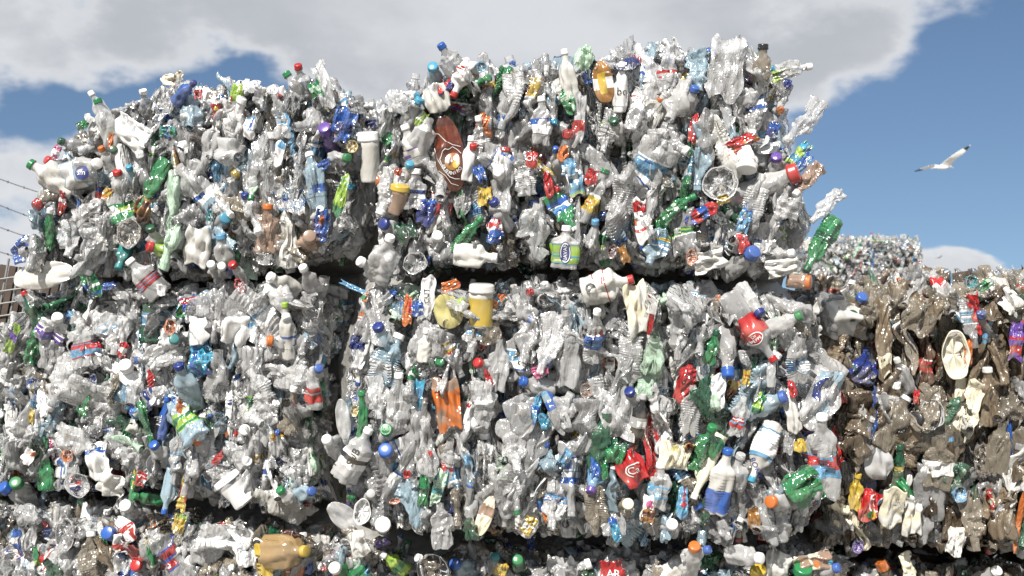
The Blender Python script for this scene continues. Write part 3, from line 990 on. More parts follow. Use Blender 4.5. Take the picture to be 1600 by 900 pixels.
# ------------------------------------------------------------------ single things that one can tell apart
# bale|kind|px,py|length,width (px)|angle of the neck or long axis (0 up, 90 right)|turned to the viewer|body colour|cap|label blocks|description|anchor phrase|writing
# kinds: b bottle, e bottle seen cap on (length = cap width), f film or wrapper, l leaf-shaped bag, o dish or base, t tub
ITEMS = '''
A|b|83,277|70,40|-55|25|m|g||milky bottle with a green cap sticking out at the sloping edge|
A|e|77,252|15,0|-40|60|c|r||bottle with a red cap|the red cap on the slumped edge
A|f|87,238|22,14|20|0|P||Prw|pink and red torn label|
A|e|98,222|13,0|-60|60|C|G||bottle with a dark green cap|
A|f|129,195|20,14|60|0|g||gg|green torn plastic scrap|
A|b|168,195|75,32|-12|20|c|g||upright ribbed bottle with a green cap|
A|b|158,170|50,22|-25|20|c|w||slim clear bottle with a white neck|
A|f|204,208|66,46|120|0|w||ww|large bright white bag|the large white bag
A|b|288,146|52,22|62|20|b|B||blue bottle tipped to the right|the tipped blue bottle
A|f|370,146|28,18|10|0|x||xrx|lime green wrapper with a red patch|the lime green wrapper
A|f|375,175|16,15|10|0|r||rw|red and white label scrap|
A|b|130,268|80,50|75|18|c|w|iwc|wide clear bottle with a round blue emblem|the round blue emblem bottle|sm
A|b|240,286|84,30|212|10|g|g||big green bottle lying neck down|the big green bottle of the left bale
A|f|174,220|22,9|10|0|o||o|orange plastic strip|
A|e|178,235|13,0|60|55|c|G||bottle with a dark green cap|
A|f|266,206|26,16|50|0|B||Bbp|dark blue scrap|
A|f|391,200|34,22|10|0|w||wbL|white wrapper printed in blue|
A|e|184,272|15,0|10|30|c|r||bottle with a red cap|
A|e|203,265|11,0|10|40|i|T||small bottle with a pale blue cap|
A|f|272,124|45,18|90|0|e||ed|tan paper-like crumple|the tan crumple on the crest
A|f|310,147|14,13|0|0|r||r|red scrap|
A|e|450,119|14,0|-30|20|c|g||bottle with a green cap|
A|b|470,128|40,30|10|35|c|r||bottle with a red cap poking above the crest|the red cap on the left crest
A|f|493,139|26,20|-20|0|g||gh|bright green torn scrap|
A|f|506,132|75,24|-15|0|c||c|tall clear torn film|
A|f|536,196|52,40|20|0|b||bbTB|crumpled blue bag with a red oval badge|the crumpled blue bag
A|o|529,204|32,13|5|0|r||r|red oval badge|
A|e|510,206|22,0|10|60|p|p||purple bottle with a wide purple cap|the wide purple cap
A|o|551,229|20,18|0|0|y||y|yellow plastic clip|the yellow clip
A|e|541,247|15,0|95|35|c|g||bottle with a green cap turned sideways|
A|t|577,246|76,36|2|12|m|w||white tub with a white screw lid|the white screw-lid tub
A|f|508,257|22,14|60|0|b||bB|blue label scrap|
A|b|492,283|88,34|-8|10|i|w|ibi|tall pale blue bottle pressed flat|the tall pale blue bottle
A|f|435,240|40,18|5|0|w||wrLw|white wrapper striped in red and blue|
A|f|98,317|36,12|10|0|r||rrw|narrow red and white bottle wrap|
A|b|83,358|66,17|22|8|g|w||bent green bottle with a white top|the bent green bottle
A|f|40,390|48,38|60|0|b||bbwB|shredded blue bag hanging at the edge|the shredded blue bag
A|l|68,430|118,44|85|0|m||m|large flattened milky jug sticking out over the fence|the flattened milky jug
A|f|167,305|22,18|20|0|y||yow|yellow and orange wrapper|
A|f|223,328|40,26|15|0|a||an|olive brown flattened carton|
A|e|352,341|19,0|80|45|C|T||bottle with a pale blue wide cap|the pale blue wide cap
A|o|329,338|24,12|10|0|t||t|teal oval lid|
A|e|236,359|15,0|10|45|c|G||bottle with a dark green cap|
A|e|236,386|18,0|-70|55|x|r||lime bottle with a red cap|the red cap over the lime neck
A|e|346,372|16,0|0|20|c|L||bottle with a light blue cap|
A|o|205,365|48,44|30|0|D||D|clear tan-stained tray|the tan-stained tray
A|b|110,375|60,34|-30|10|c|w|ci|crushed clear bottle|
A|e|331,415|14,0|30|60|c|w||bottle with a white cap|
A|e|347,417|14,0|60|60|c|w||bottle with a white cap|
A|e|365,416|14,0|0|50|c|r||bottle with a red cap|
A|e|384,308|14,0|0|40|c|B||bottle with a dark blue cap|
A|b|395,293|34,15|170|30|h|g||pale green bottle with a green cap|
A|e|187,415|14,0|180|30|t|t||teal bottle with a teal cap|
A|b|418,358|72,38|5|6|q|o||orange tinted bottle pressed flat|the orange tinted bottle
A|f|503,350|50,26|15|0|b||bBbo|torn blue wrapper with an orange strip|
A|e|484,372|22,0|60|60|q|q||bottle with a peach coloured ring neck|the peach ring neck
A|e|500,330|13,0|40|45|c|w||bottle with a white cap|
A|f|533,305|64,18|15|0|x||xghg|lime green wrapper folded lengthwise|
A|b|325,235|62,34|12|8|c|w||smooth clear bottle|
A|b|440,180|70,26|-4|6|c|w|cLw|clear bottle with a light blue label|
A|b|360,240|50,44|110|30|c|w||bulging clear bottle turned sideways|
A|f|310,385|60,42|10|0|m||m|milky square container|
A|b|150,400|56,32|200|12|c|w||clear bottle lying neck down|
A|f|262,205|18,30|0|0|t||tg|dark teal torn neck|
A|e|160,235|11,0|0|40|c|o||bottle with an orange cap|
B|b|706,97|52,32|-35|28|c|b||clear bottle with a blue cap poking above the crest|the blue cap on the crest
B|e|677,107|18,0|-10|65|i|T||bottle with a light blue cap|
B|o|752,105|18,15|20|0|T||T|cyan round lid|
B|b|722,122|60,30|205|8|w|r|wr|white bottle with a red shoulder|the red shouldered bottle
B|e|654,160|16,0|30|30|c|T||bottle with a cyan cap|
B|f|682,154|42,40|-20|0|m||m|square milky jug side|
B|f|659,186|24,15|30|0|x||xw|lime label scrap|
B|b|633,166|66,30|125|8|c|w||ribbed clear bottle lying on its side|
B|l|702,240|122,47|-9|0|n||nvv|brown oval bag with thin white lines|the brown oval bag|QUERNIRO
B|f|755,190|24,19|20|0|o||oow|orange wrapper|the orange wrapper of the tall bale
B|b|757,216|62,26|12|6|c|w|wrw|clear bottle with red script on its label|the red script bottle
B|e|739,232|13,0|10|35|c|r||bottle with a red cap|
B|b|732,250|66,20|8|6|w|w||slim white bottle|
B|f|750,271|26,16|-25|0|b||bwb|blue and white label patch|
B|e|640,260|14,0|20|50|c|T||bottle with a light blue cap|
B|f|622,269|12,11|0|0|r||ro|red scrap|
B|b|644,228|60,34|-20|12|m|w|mp|white bottle with a purple band|
B|f|912,90|36,30|10|0|h||h|pale green bag on the crest|the pale green bag
B|b|932,97|46,16|2|12|t|t||teal bottle with a teal cap|
B|l|942,128|68,32|-10|0|a||aayw|amber bag with a white panel|the amber bag
B|b|970,139|74,22|2|8|w|w|wwws|slim white bottle lettered in black|the black lettered white bottle|bq
B|b|887,120|78,26|-8|6|m|w||ribbed white container standing upright|
B|f|888,157|42,20|-15|0|g||gh|green torn triangle|
B|f|905,187|80,20|6|0|s||ssr|flat grey bottle side with a red edge|the flat grey bottle
B|e|960,192|15,0|-30|50|c|G||bottle with a dark green cap|
B|f|1083,200|46,12|8|0|r||r|curved red plastic rim|the curved red rim
B|e|1084,142|15,0|20|40|c|b||bottle with a blue cap|
B|f|1134,105|100,58|8|0|c||c|large folded clear jug|the large folded clear jug
B|b|850,190|70,32|6|6|c|w|wbw|clear bottle with a blue and white label|
B|b|1046,110|76,28|8|6|c|w|crc|clear bottle with a thin red band|
B|b|1093,112|66,34|-6|8|i|w||grey blue bottle pressed flat|
B|e|1192,76|17,0|0|15|D|k||bottle with a black cap on the corner|the black cap on the corner
B|f|1160,222|50,22|62|0|r||rry|red wrapper with a yellow panel|the red and yellow wrapper
B|t|1167,248|44,34|190|30|w|w|wws|white cup with dark lettering|
B|f|831,250|24,17|5|0|r||rr|red label lettered in white|the red label with white letters|OK
B|f|880,240|24,17|10|0|o||oq|orange scrap|
B|f|889,262|26,22|0|0|L||Lwi|light blue label|
B|e|868,236|10,0|0|50|c|b||bottle with a small blue cap|
B|b|948,205|70,26|15|6|c|w|cxc|clear bottle with a lime spot|
B|b|1238,108|50,26|82|8|c|w||clear bottle with a white cap sticking out sideways|the white cap sticking out
B|f|1222,116|32,17|70|0|x||xyw|yellow green wrapper|
B|f|1231,131|14,12|0|0|B||B|dark blue scrap|
B|b|1262,192|84,34|210|12|c|c||clear bottle sticking out base first|the clear bottle sticking out base first
B|f|1250,240|46,18|45|0|T||Tx|teal and lime wrapper|
B|e|1213,248|18,0|-20|55|c|p||bottle with a violet blue cap|
B|e|1238,272|34,0|70|25|c|r||jar with a wide ribbed red lid|the wide ribbed red lid
B|b|1262,280|62,24|225|10|q|w||pinkish bottle sticking out base first|
B|f|1256,254|34,14|40|0|b||bwL|shredded blue label|
B|f|1208,203|24,18|20|0|B||Bb|dark blue wrapper|
B|e|601,351|19,0|-60|60|c|B||bottle with a deep blue cap|the deep blue cap of the left corner
B|b|600,405|70,46|20|30|c|w||bulging clear bottle with a white cap|
B|e|566,410|17,0|-60|40|c|w||bottle with a white cap|
B|o|650,412|38,36|40|0|s||s|grey ribbed cup base|the grey cup base
B|e|683,370|18,0|30|65|c|w||bottle with a white cap inside a clear ring|
B|b|742,400|62,36|95|8|m|w||white bottle lying on its side|the white bottle lying on its side
B|b|727,366|66,18|32|6|g|g|ghg|speckled green bottle leaning right|the speckled green bottle
B|b|775,352|56,24|5|6|b|w|rwb|blue bottle with a red and white round emblem|the red and white round emblem|
B|f|758,308|30,22|5|0|y||yyo|yellow wrapper|
B|e|773,318|17,0|-30|35|c|B||bottle with a deep blue cap|
B|f|667,330|44,28|15|0|B||BBb|dark blue foil|the dark blue foil
B|f|634,358|34,32|-20|0|G||GG|dark green crushed bottle side|
B|t|623,312|46,32|10|20|q|y||peach container with a yellow ring|the peach container
B|b|648,298|58,40|8|10|c|w|wBb|clear jar with a blue label|the clear jar with a blue label
B|b|882,388|62,44|5|8|c|w|xwT|bottle with an oval blue emblem|the oval blue emblem|NAVAN
B|f|925,277|24,20|10|0|r||r|red torn cup side|
B|f|898,284|44,26|-12|0|w||wxL|white and lime label|
B|b|1055,320|58,18|38|6|g|g|ghgo|green bottle leaning right|
B|f|1096,334|52,22|62|0|b||bLr|blue strip with a red border|the blue strip with a red border
B|o|1126,287|54,52|0|0|c||c|round clear bottle base|the round clear base
B|f|1130,312|20,14|70|0|y||y|yellow scrap|
B|o|1080,402|26,17|5|0|o||o|orange oval lid|the orange oval lid
B|e|1173,398|24,0|40|55|c|b||bottle with a wide blue cap|the wide blue cap of the tall bale
B|b|1096,372|60,18|4|8|k|k|kyk|black bottle with a yellow band|the black bottle
B|f|1161,379|30,18|-10|0|r||rrw|red can-like label|
B|f|975,398|28,14|-20|0|a||a|amber curved scrap|
B|o|957,393|24,14|10|0|n||n|brown oval scrap|
B|f|1002,345|70,22|-8|0|w||wgowr|white tube striped in green and orange|
B|b|1028,388|58,34|8|8|i|w|Lwy|bottle with a light blue crumpled label|
B|f|1166,340|48,20|25|0|L||LbT|bright blue twisted wrapper|
B|f|1108,407|50,32|70|0|m||m|white translucent bag|
B|e|930,350|13,0|0|30|c|L||bottle with a pale blue cap|
B|f|857,289|40,14|-8|0|r||rR|red scrap|
B|b|1277,380|98,30|220|10|g|G|GGg|green bottle sticking out base first|the green bottle sticking out
B|b|1290,322|70,22|230|10|c|w||slim clear bottle sticking out to the right|
B|f|1231,312|62,46|10|0|c||c|clear folded cup|
B|e|1234,396|14,0|80|40|c|w||bottle with a white cap|
B|f|1222,418|48,28|80|0|m||mw|white crumpled bag on the lower corner|
B|t|1248,440|36,24|95|30|q|o||peach cup with an orange rim|
B|b|835,345|56,44|12|10|c|w||round clear bottle|
B|b|1000,215|60,34|-8|8|c|w||clear bottle pressed flat|
B|b|1060,160|70,44|30|20|c|c||wide clear ribbed bottle|
B|b|975,290|80,40|8|6|c|w||tall clear bottle|
B|b|820,270|70,30|-6|6|c|w|cbw|clear bottle with a printed blue band|
B|b|1180,310|80,34|14|10|c|w||tall clear bottle|
B|b|610,300|72,38|10|10|c|w||clear bottle|
B|b|660,215|66,36|24|14|c|w||clear bottle leaning right|
B|b|800,160|90,34|4|6|c|w||tall clear bottle|
C|f|140,442|50,28|-32|0|g||ggwb|green and white wrapper|the green and white wrapper
C|b|228,434|66,38|-38|20|c|w|Lbr|clear bottle with a red line above its label|the clear bottle in the left seam
C|f|252,453|18,16|0|0|w||w|white paper scrap|
C|f|170,447|24,12|80|0|b||bB|blue scrap|
C|o|375,446|24,16|-40|0|r||r|red lid|
C|b|52,487|62,26|-18|14|G|r||dark green bottle with a red cap|the dark green bottle with a red cap
C|e|475,421|15,0|0|45|C|w||dark clear bottle with a white cap in the gap|
C|e|425,434|17,0|-40|55|m|w||frosted bottle with a white cap|
C|e|421,454|17,0|-40|55|m|w||frosted bottle with a white cap|
C|f|553,450|48,7|115|0|L||L|pale blue ragged strip in the dark gap|
C|f|22,530|50,20|38|0|x||xkxp|lime and black wrapper|the lime and black wrapper
C|b|50,542|52,26|14|8|g|g||bright green bottle side|
C|b|84,514|54,40|40|10|c|w|pBw|bottle with a purple triangular label|the purple triangular label
C|b|130,535|78,44|-10|8|c|w|Lrr|clear bottle with curved red stripes|
C|b|165,510|64,44|-40|10|c|w|crLc|clear bottle with a red rimmed label|
C|o|267,511|26,20|5|0|o||a|amber orange lid|the amber orange lid
C|e|272,531|16,0|60|45|c|t||bottle with a teal green cap|
C|f|310,517|42,46|0|0|w||w|square white paper sheet|the square white sheet
C|f|368,512|50,60|30|0|w||wwwL|large white crumpled paper sheet|the large white paper sheet
C|f|313,560|40,54|70|0|b||TTb|bright blue plastic bag|the bright blue bag
C|b|293,604|70,38|2|35|i|B||clear bottle with a dark blue cap standing out|the standing dark blue cap
C|f|236,591|26,11|0|0|r||r|red square label|
C|o|146,597|28,12|5|0|B||B|dark blue oval lid|
C|b|257,655|68,15|14|6|b|b|bbb|slim blue bottle lettered in white|the slim blue lettered bottle|NIL
C|f|131,634|34,20|10|0|g||ghg|green torn bottle side|
C|f|50,650|22,14|10|0|y||y|yellow scrap|
C|e|198,574|22,0|30|55|c|w||jar with a white ring|
C|f|192,547|24,14|20|0|w||rwrw|red and white striped scrap|
C|f|358,632|40,11|5|0|w||wBwB|blue and white striped strip|
C|e|383,672|18,0|60|60|c|w||bottle with a white cap|
C|b|115,688|76,40|105|10|c|w||ribbed clear bottle lying on its side|
C|b|232,628|64,32|55|8|c|w|cBw|bottle lettered on a clear band|
C|f|213,640|26,24|50|0|T||Tb|cyan wrapper|
C|b|449,518|88,24|4|16|m|x|mmb|milky bottle with a lime cap|the lime cap
C|e|423,533|19,0|-80|40|c|o||bottle with an orange ring cap|
C|b|489,608|64,28|0|18|c|w|rcr|small clear bottle with a red base band|
C|e|497,577|15,0|60|40|c|b||bottle with a blue cap|
C|f|152,722|62,34|-20|0|w||wbw|white label sheet printed in blue|the white and blue label sheet
C|o|107,712|22,20|40|0|o||o|orange crumpled lid|
C|f|44,714|26,22|20|0|w||wow|white wrapper with orange corners|
C|e|27,757|20,0|30|50|c|g||bottle with a green cap|
C|e|11,765|20,0|-20|50|c|b||bottle with a blue cap|
C|o|125,757|38,40|10|0|c||c|clear cup with a red, white and blue emblem|
C|f|173,756|38,44|20|0|m||m|milky clear box side|
C|e|199,792|20,0|30|60|c|w||bottle with a large white cap|the large white cap at the left seam
C|f|207,762|50,10|8|0|g||gyg|thin green strip|
C|e|214,776|12,0|-50|60|g|g||green bottle with a green cap|
C|f|220,748|22,18|15|0|r||rw|red crumpled wrapper|
C|f|287,773|54,19|14|0|y||yyr|yellow wrapper with a red mark|the yellow wrapper of the left bale
C|b|264,766|64,22|180|20|i|b||bottle standing on its blue cap|
C|f|342,716|30,13|50|0|r||r|bent red scrap|
C|t|368,766|52,48|-35|15|c|w|w|square jar with a blank white label|the blank white label jar
C|e|309,690|15,0|0|60|c|o||bottle with an orange cap|
C|e|242,697|16,0|0|50|c|b||bottle with a blue cap|
C|e|440,768|15,0|-20|45|c|g||bottle with a green cap|
C|e|486,768|15,0|70|35|i|b||bottle with a blue cap|
C|b|100,600|90,50|25|10|c|w||wide clear bottle|
C|b|70,560|60,40|15|10|C|w||grey clear bottle|
C|b|410,610|80,36|-12|8|c|w||clear bottle|
C|b|455,640|76,30|14|8|D|w||tan tinted bottle|
C|b|340,585|80,42|8|10|C|w||grey clear bottle pressed flat|
C|b|185,525|60,36|8|8|c|w||ribbed clear bottle|
C|b|440,470|60,34|-30|20|c|w|crc|clear bottle with a red ring|
D|l|700,486|56,46|-25|0|Y||Y|yellow crumpled disc|the yellow crumpled disc
D|t|752,478|66,42|2|10|m|m|yyy|translucent cup with a yellow band|the yellow banded cup
D|f|758,515|44,46|0|0|D||D|clear stained box under the yellow band|
D|f|704,446|28,16|70|0|o||oor|orange scrap|
D|f|777,471|34,17|60|0|o||oTt|orange and teal striped triangle|
D|e|720,473|15,0|70|45|k|x||bottle with a lime cap|
D|f|637,485|46,14|4|0|o||oro|orange red label strip|the orange red strip
D|f|652,482|24,18|0|0|b||bwb|blue and white label|
D|f|668,462|60,24|6|0|w||wwws|white film lettered in black|the black lettered film|CUT
D|b|948,447|78,46|75|10|m|r|mmrr|milky bottle with a bright red label|the bright red label of the seam
D|f|996,482|82,38|-8|0|e||em|beige creased sheet|the beige creased sheet
D|e|592,513|19,0|-20|40|i|B||bottle with a dark blue cap|
D|b|566,652|76,17|2|6|g|g||narrow bright green bottle split open|the narrow green bottle
D|e|604,672|21,0|-10|72|c|g||bottle with a lettered green cap|the lettered green cap|SOBE
D|f|699,632|80,44|-8|0|w||oowq|white carton with an orange top|the orange topped carton
D|e|749,568|17,0|-60|45|c|r||bottle with a red cap|
D|f|763,590|26,9|-25|0|r||r|thin red strip|
D|l|536,655|64,24|-8|0|c||c|shoe shaped clear tray|
D|b|604,563|84,44|8|10|i|w|cxic|bottle with a round blue label|
D|e|512,688|17,0|-20|60|c|w||bottle with a white cap|
D|f|653,615|44,18|10|0|T||TtL|teal wrapper|
D|o|554,642|18,12|0|0|y||y|yellow scrap|
D|b|664,542|48,22|6|6|m|w||smooth white bottle|
D|b|622,632|96,34|4|10|c|w|cqc|long clear bottle with a white cap|
D|b|1173,512|124,40|147|12|C|r|rrr|large grey bottle with a red label and red cap|the large red labelled bottle|PEPPE
D|e|1137,578|22,0|180|25|c|b||bottle with a wide blue cap|
D|f|1122,612|54,23|3|0|w||wwT|white and blue tube|the white and blue tube
D|f|845,579|26,20|70|0|P||PPr|pink wrapper|the pink wrapper
D|e|820,597|17,0|-70|25|c|b||bottle with a blue cap|
D|f|1070,600|56,28|15|0|R||rRr|shiny dark red bottle side|the shiny dark red bottle
D|f|963,648|80,50|-4|0|Y||cc|large flattened clear bag|the large flattened clear bag
D|e|985,614|18,0|-30|40|c|B||bottle with a deep blue cap|
D|o|916,610|24,18|5|0|q||q|orange tinted patch|
D|b|1113,545|50,20|12|10|g|G||green bottle with a dark green cap|
D|b|1107,700|84,46|22|10|g|g||big dented green bottle|the big dented green bottle
D|b|1000,652|66,22|8|8|k|s|ccw|bottle with a grey cap and dark neck|the grey cap over a dark neck
D|b|926,520|92,30|-3|6|c|w|bLw|ribbed bottle with a blue label band|the blue banded ribbed bottle
D|e|1186,488|19,0|150|35|c|B||bottle with a deep blue cap|
D|f|1166,590|24,12|5|0|y||yo|yellow scrap|
D|f|1186,630|32,17|25|0|x||gxw|bright green wrapper|
D|f|840,638|40,12|3|0|T||TL|cyan strip|
D|f|850,658|24,16|-20|0|T||TbL|light blue torn wrapper|
D|f|986,730|58,44|-28|0|r||r|crumpled red label with a white script emblem|the crumpled red label|Ca
D|f|962,706|36,30|20|0|g||gGh|green crumpled wrapper|
D|f|945,732|34,11|0|0|g||g|green strip|
D|e|924,764|16,0|200|40|L|p||bottle with a violet blue cap|
D|f|930,733|36,16|5|0|b||bLb|blue crumpled wrapper|
D|e|981,788|19,0|0|70|D|e||bottle with a cream cap|the cream cap
D|f|1053,712|42,48|10|0|Y||eYw|cream coloured foam|the cream coloured foam
D|b|1128,752|104,38|8|14|m|b|bbb|bottle with a blue cap and a blue label|the blue capped blue labelled bottle
D|b|1104,728|106,26|204|10|e|w||long cream bottle with a white cap|the long cream bottle
D|b|1150,738|54,36|10|20|c|c||ribbed clear bottle end|
D|b|1192,706|96,36|206|14|m|T|wTL|clear tube with a light blue lettered label|the lettered light blue tube|BORNE
D|f|1066,785|50,18|3|0|L||LLrT|light blue wrapper with a red cross|the light blue wrapper with a cross
D|f|825,820|28,22|30|0|y||yyw|yellow scrap|
D|f|853,808|18,8|-20|0|a||o|amber strip|
D|f|961,827|36,13|-15|0|T||Tbw|light blue and white label|
D|e|1085,856|20,0|0|40|c|o||bottle with an orange cap|the orange cap in the lower seam
D|e|1103,860|14,0|60|40|c|b||bottle with a blue cap|
D|e|1185,872|19,0|80|50|c|w||bottle with a white cap|
D|f|1178,810|36,18|-10|0|a||an|amber brown scrap|
D|f|1013,803|28,20|10|0|n||an|brown scrap|
D|f|1013,785|22,16|0|0|P||wPw|white wrapper with a violet flower|
D|f|883,716|28,17|35|0|L||Li|pale blue label|
D|b|1290,708|140,52|4|8|c|w|rLrL|large clear bottle with a red lined blue label|the large red lined bottle
D|f|1255,760|54,66|60|0|g||ggG|green foil folded open|the folded green foil
D|f|1257,750|34,13|80|0|o||o|orange scrap inside the green foil|
D|e|1206,784|21,0|-80|45|c|o||bottle with an orange cap|the orange cap beside the green foil
D|f|1250,696|20,18|0|0|y||yky|yellow label|
D|f|1238,608|26,12|-15|0|r||r|red scrap|
D|f|1284,624|92,54|30|0|i||ciBi|clear cup with dark blue rims|the clear cup with dark blue rims
D|e|1222,621|21,0|60|30|i|b||bottle with a blue cap|
D|f|1238,646|60,22|-10|0|m||m|white plastic shard|
D|e|1205,559|8,0|0|0|c|c||small clear bottle neck|
D|e|1246,495|17,0|60|30|c|g||bottle with a green cap|
D|e|604,706|24,0|-10|62|D|b||bottle with a wide blue cap|the wide blue cap of the middle bale
D|e|598,820|26,0|30|72|n|w||brown bottle with a wide bright white cap|the wide bright white cap
D|e|580,772|15,0|10|70|c|s||bottle with a grey cap|
D|o|566,800|44,26|8|0|w||w|white oval lid|
D|o|617,783|18,9|78|0|o||o|orange flat lid|
D|l|534,806|54,36|-50|0|c||c|clear leaf shaped cup|
D|f|662,765|50,17|5|0|G||gGg|dark green bottle side|
D|f|685,762|56,18|15|0|h||ht|pale green bottle side|
D|b|556,710|90,44|28|8|c|w|wks|bottle lettered in black|the black lettered clear bottle|SUB
D|f|636,741|13,12|0|0|r||r|small red square|
D|l|758,806|66,24|20|0|e||eq|tan leaf shaped scrap|the tan leaf shaped scrap
D|e|735,817|14,0|180|30|c|B||bottle with a deep blue cap|
D|f|560,850|40,28|-20|0|m||m|milky ragged shard|
D|e|1050,820|19,0|-10|65|c|w||bottle with a frosted white cap|
D|b|700,720|80,32|4|6|c|w|crw|clear bottle with a red printed band|
D|b|760,640|90,40|-8|6|c|w|cbw|clear bottle|
D|b|860,540|96,34|4|6|c|w||tall clear bottle|
D|b|1030,760|70,34|12|6|c|w|Lic|clear bottle with a pale blue band|
D|b|880,640|60,46|14|10|c|c||round clear bottle|
D|b|800,700|90,38|-5|6|c|w||tall clear bottle|
D|b|740,520|64,36|20|8|c|w|cLw|clear bottle|
D|b|1060,520|86,32|2|6|c|w||tall clear bottle|
D|b|990,570|90,36|-4|6|c|w||tall clear bottle|
D|b|870,790|80,36|10|8|c|w|cLb|clear bottle|
D|b|690,820|70,34|-6|8|c|w||clear bottle|
D|b|1080,640|80,30|6|6|c|w||tall clear bottle|
D|b|1240,560|80,36|-16|12|c|w|Lbw|clear bottle with a printed label|
D|b|590,620|70,36|-8|8|c|w||clear bottle|
D|b|780,570|84,34|3|6|c|w||tall clear bottle|
D|b|930,800|76,34|5|6|D|w||tan tinted bottle|
D|b|1155,650|64,30|12|8|c|w|rwL|clear bottle with a red edged label|
E|e|1346,466|18,0|10|55|d|b||stained bottle with a blue cap|the blue cap on the dirty bale
E|f|1320,500|92,58|95|0|m||mD|dirty milky jug|the dirty milky jug
E|e|1331,494|19,0|20|62|m|G||jug neck with a dark green cap|the dark green cap of the jug
E|o|1516,440|22,20|20|0|t||t|teal jar lid|the teal jar lid
E|f|1540,446|26,15|60|0|g||gh|green scrap|
E|f|1526,488|62,22|-22|0|r||rR|red folded film|the red folded film
E|b|1518,505|78,28|-8|10|C|w|iLw|clear bottle with a pale blue label|
E|o|1492,554|78,42|-4|0|e||e|beige oval tray|the beige oval tray
E|f|1513,549|38,14|2|0|o||oor|orange label with dark lines|the orange label
E|f|1310,616|34,18|-20|0|r||rrw|red and white scrap|
E|f|1360,572|62,46|40|0|B||BzB|torn navy film|the torn navy film
E|f|1588,532|60,20|5|0|p||pR|dark purple film|the dark purple film
E|e|1435,656|24,0|-70|40|z|k||bottle with a black cap|the black cap of the dirty bale
E|o|1455,646|50,34|-8|0|s||s|silver grey ribbed cup|the silver grey cup
E|f|1381,530|118,24|-3|0|d||de|long tan folded film|the long tan film
E|b|1412,588|58,22|-28|14|C|m||clear bottle with a milky neck|
E|f|1432,620|20,9|5|0|r||r|red strip|
E|f|1438,492|60,52|25|0|D||Dd|stained clear box|the stained clear box
E|b|1338,770|54,22|5|6|y|y||yellow green crushed bottle|the yellow green crushed bottle
E|f|1357,790|48,30|12|0|r||rrR|red label with a melon slice|the red label with a melon slice
E|f|1390,790|66,36|-6|0|e||em|cream carton side|
E|f|1426,806|60,28|4|0|m||me|white creased carton|the white creased carton
E|f|1494,846|44,26|15|0|m||me|white folded carton piece|
E|o|1339,854|20,19|0|0|p||p|purple round lid|the purple lid
E|b|1466,722|80,44|8|8|D|m|www|stained bottle with a blank white label|
E|l|1372,724|52,48|-20|0|s||s|silver heart shaped foil|the silver heart shaped foil
E|b|1406,730|66,16|4|6|G|G|GyG|dark green bottle with a yellow ring|the yellow ringed green bottle
E|f|1411,765|34,22|-30|0|g||g|bright green scrap|
E|f|1490,745|48,44|20|0|z||zG|dark green crumpled wrappers|
E|o|1498,772|26,24|10|0|L||i|pale blue dome|
E|f|1592,815|90,8|9|0|o||o|orange straw|the orange straw
E|b|1450,640|76,34|12|8|D|m||stained clear bottle|
E|b|1545,620|90,36|-8|8|d|m||brown stained bottle|
E|b|1560,700|84,34|8|8|D|m||stained clear bottle|
E|b|1300,560|80,34|10|8|d|m||brown stained bottle|
E|b|1520,820|80,32|-10|8|D|m||stained clear bottle|
E|b|1420,690|76,34|4|8|d|m||brown stained bottle|
F|e|172,834|22,0|20|66|m|b||milk jug with a blue cap|the blue cap of the milk jug
F|f|197,826|42,30|-38|0|w||wrw|white label lettered in red|the red lettered label|Kit
F|f|189,848|30,34|20|0|w||wrw|white and red label scrap|
F|f|213,856|38,24|-20|0|r||rr|red crumpled film|
F|e|214,884|19,0|10|65|c|r||bottle with a red cap|the red cap in the bottom row
F|f|279,818|30,20|15|0|y||yxk|yellow green wrapper|the yellow green wrapper of the bottom row
F|f|260,858|44,16|18|0|B||Bbk|dark blue folded film|
F|f|231,849|18,17|30|0|y||yg|yellow scrap|
F|b|47,802|62,30|255|12|C|m||frosted bottle lying on its side|
F|f|27,842|34,20|5|0|b||bLw|blue printed label|
F|o|104,836|56,32|5|0|s||D|grey oval tray|the grey oval tray
F|f|387,872|28,36|0|0|L||wLw|pale blue and white sheet|
F|b|446,862|88,54|80|18|j|y||tan amber jug with a gold cap|the amber jug
F|f|412,876|66,26|-12|0|y||ywyk|yellow and white wrapper with dark letters|the yellow lettered wrapper|YUN
F|b|320,860|80,44|30|12|c|w||crushed clear bottle|
F|b|140,870|70,36|-10|10|D|w||tan tinted bottle|
G|e|712,882|19,0|-40|55|i|b||bottle with a blue cap|the blue cap of the bottom row
G|f|783,890|22,20|20|0|y||y|yellow wrapper scrap|
G|b|618,880|46,24|-50|20|x|w|gxg|lime green bottle|the lime green bottle
G|o|680,888|50,52|0|0|k||k|round black jar base|the black jar base
G|e|774,872|15,0|10|50|C|t||bottle with a teal cap|
G|e|524,888|20,0|-20|60|g|w||bottle with a white ring cap|
G|f|597,848|22,12|70|0|p||pw|purple label|
G|f|957,893|34,36|-10|0|r||r|red wrapper lettered in white|the red lettered wrapper|AR
G|e|809,876|18,0|0|60|G|g||green bottle with a green cap|
G|e|1184,895|26,0|0|40|c|y||bottle with a yellow cap|the yellow cap of the bottom row
G|e|1254,893|30,0|0|35|c|g||jar with a wide green lid|the wide green lid
G|f|1270,878|56,28|78|0|e||eq|beige bag with an orange dot|
G|e|1305,888|16,0|60|40|c|b||bottle with a blue cap|
G|b|890,890|60,40|80|12|c|w||clear bottle lying on its side|
G|b|1060,890|60,40|60|12|m|w|mkm|milky bottle with a dark patch|
G|f|1215,884|44,38|10|0|m||m|milky square jug|
H|e|1556,893|17,0|20|50|c|w||bottle with a white cap|
H|f|1420,890|22,54|80|0|e||e|beige torn sheet|
'''

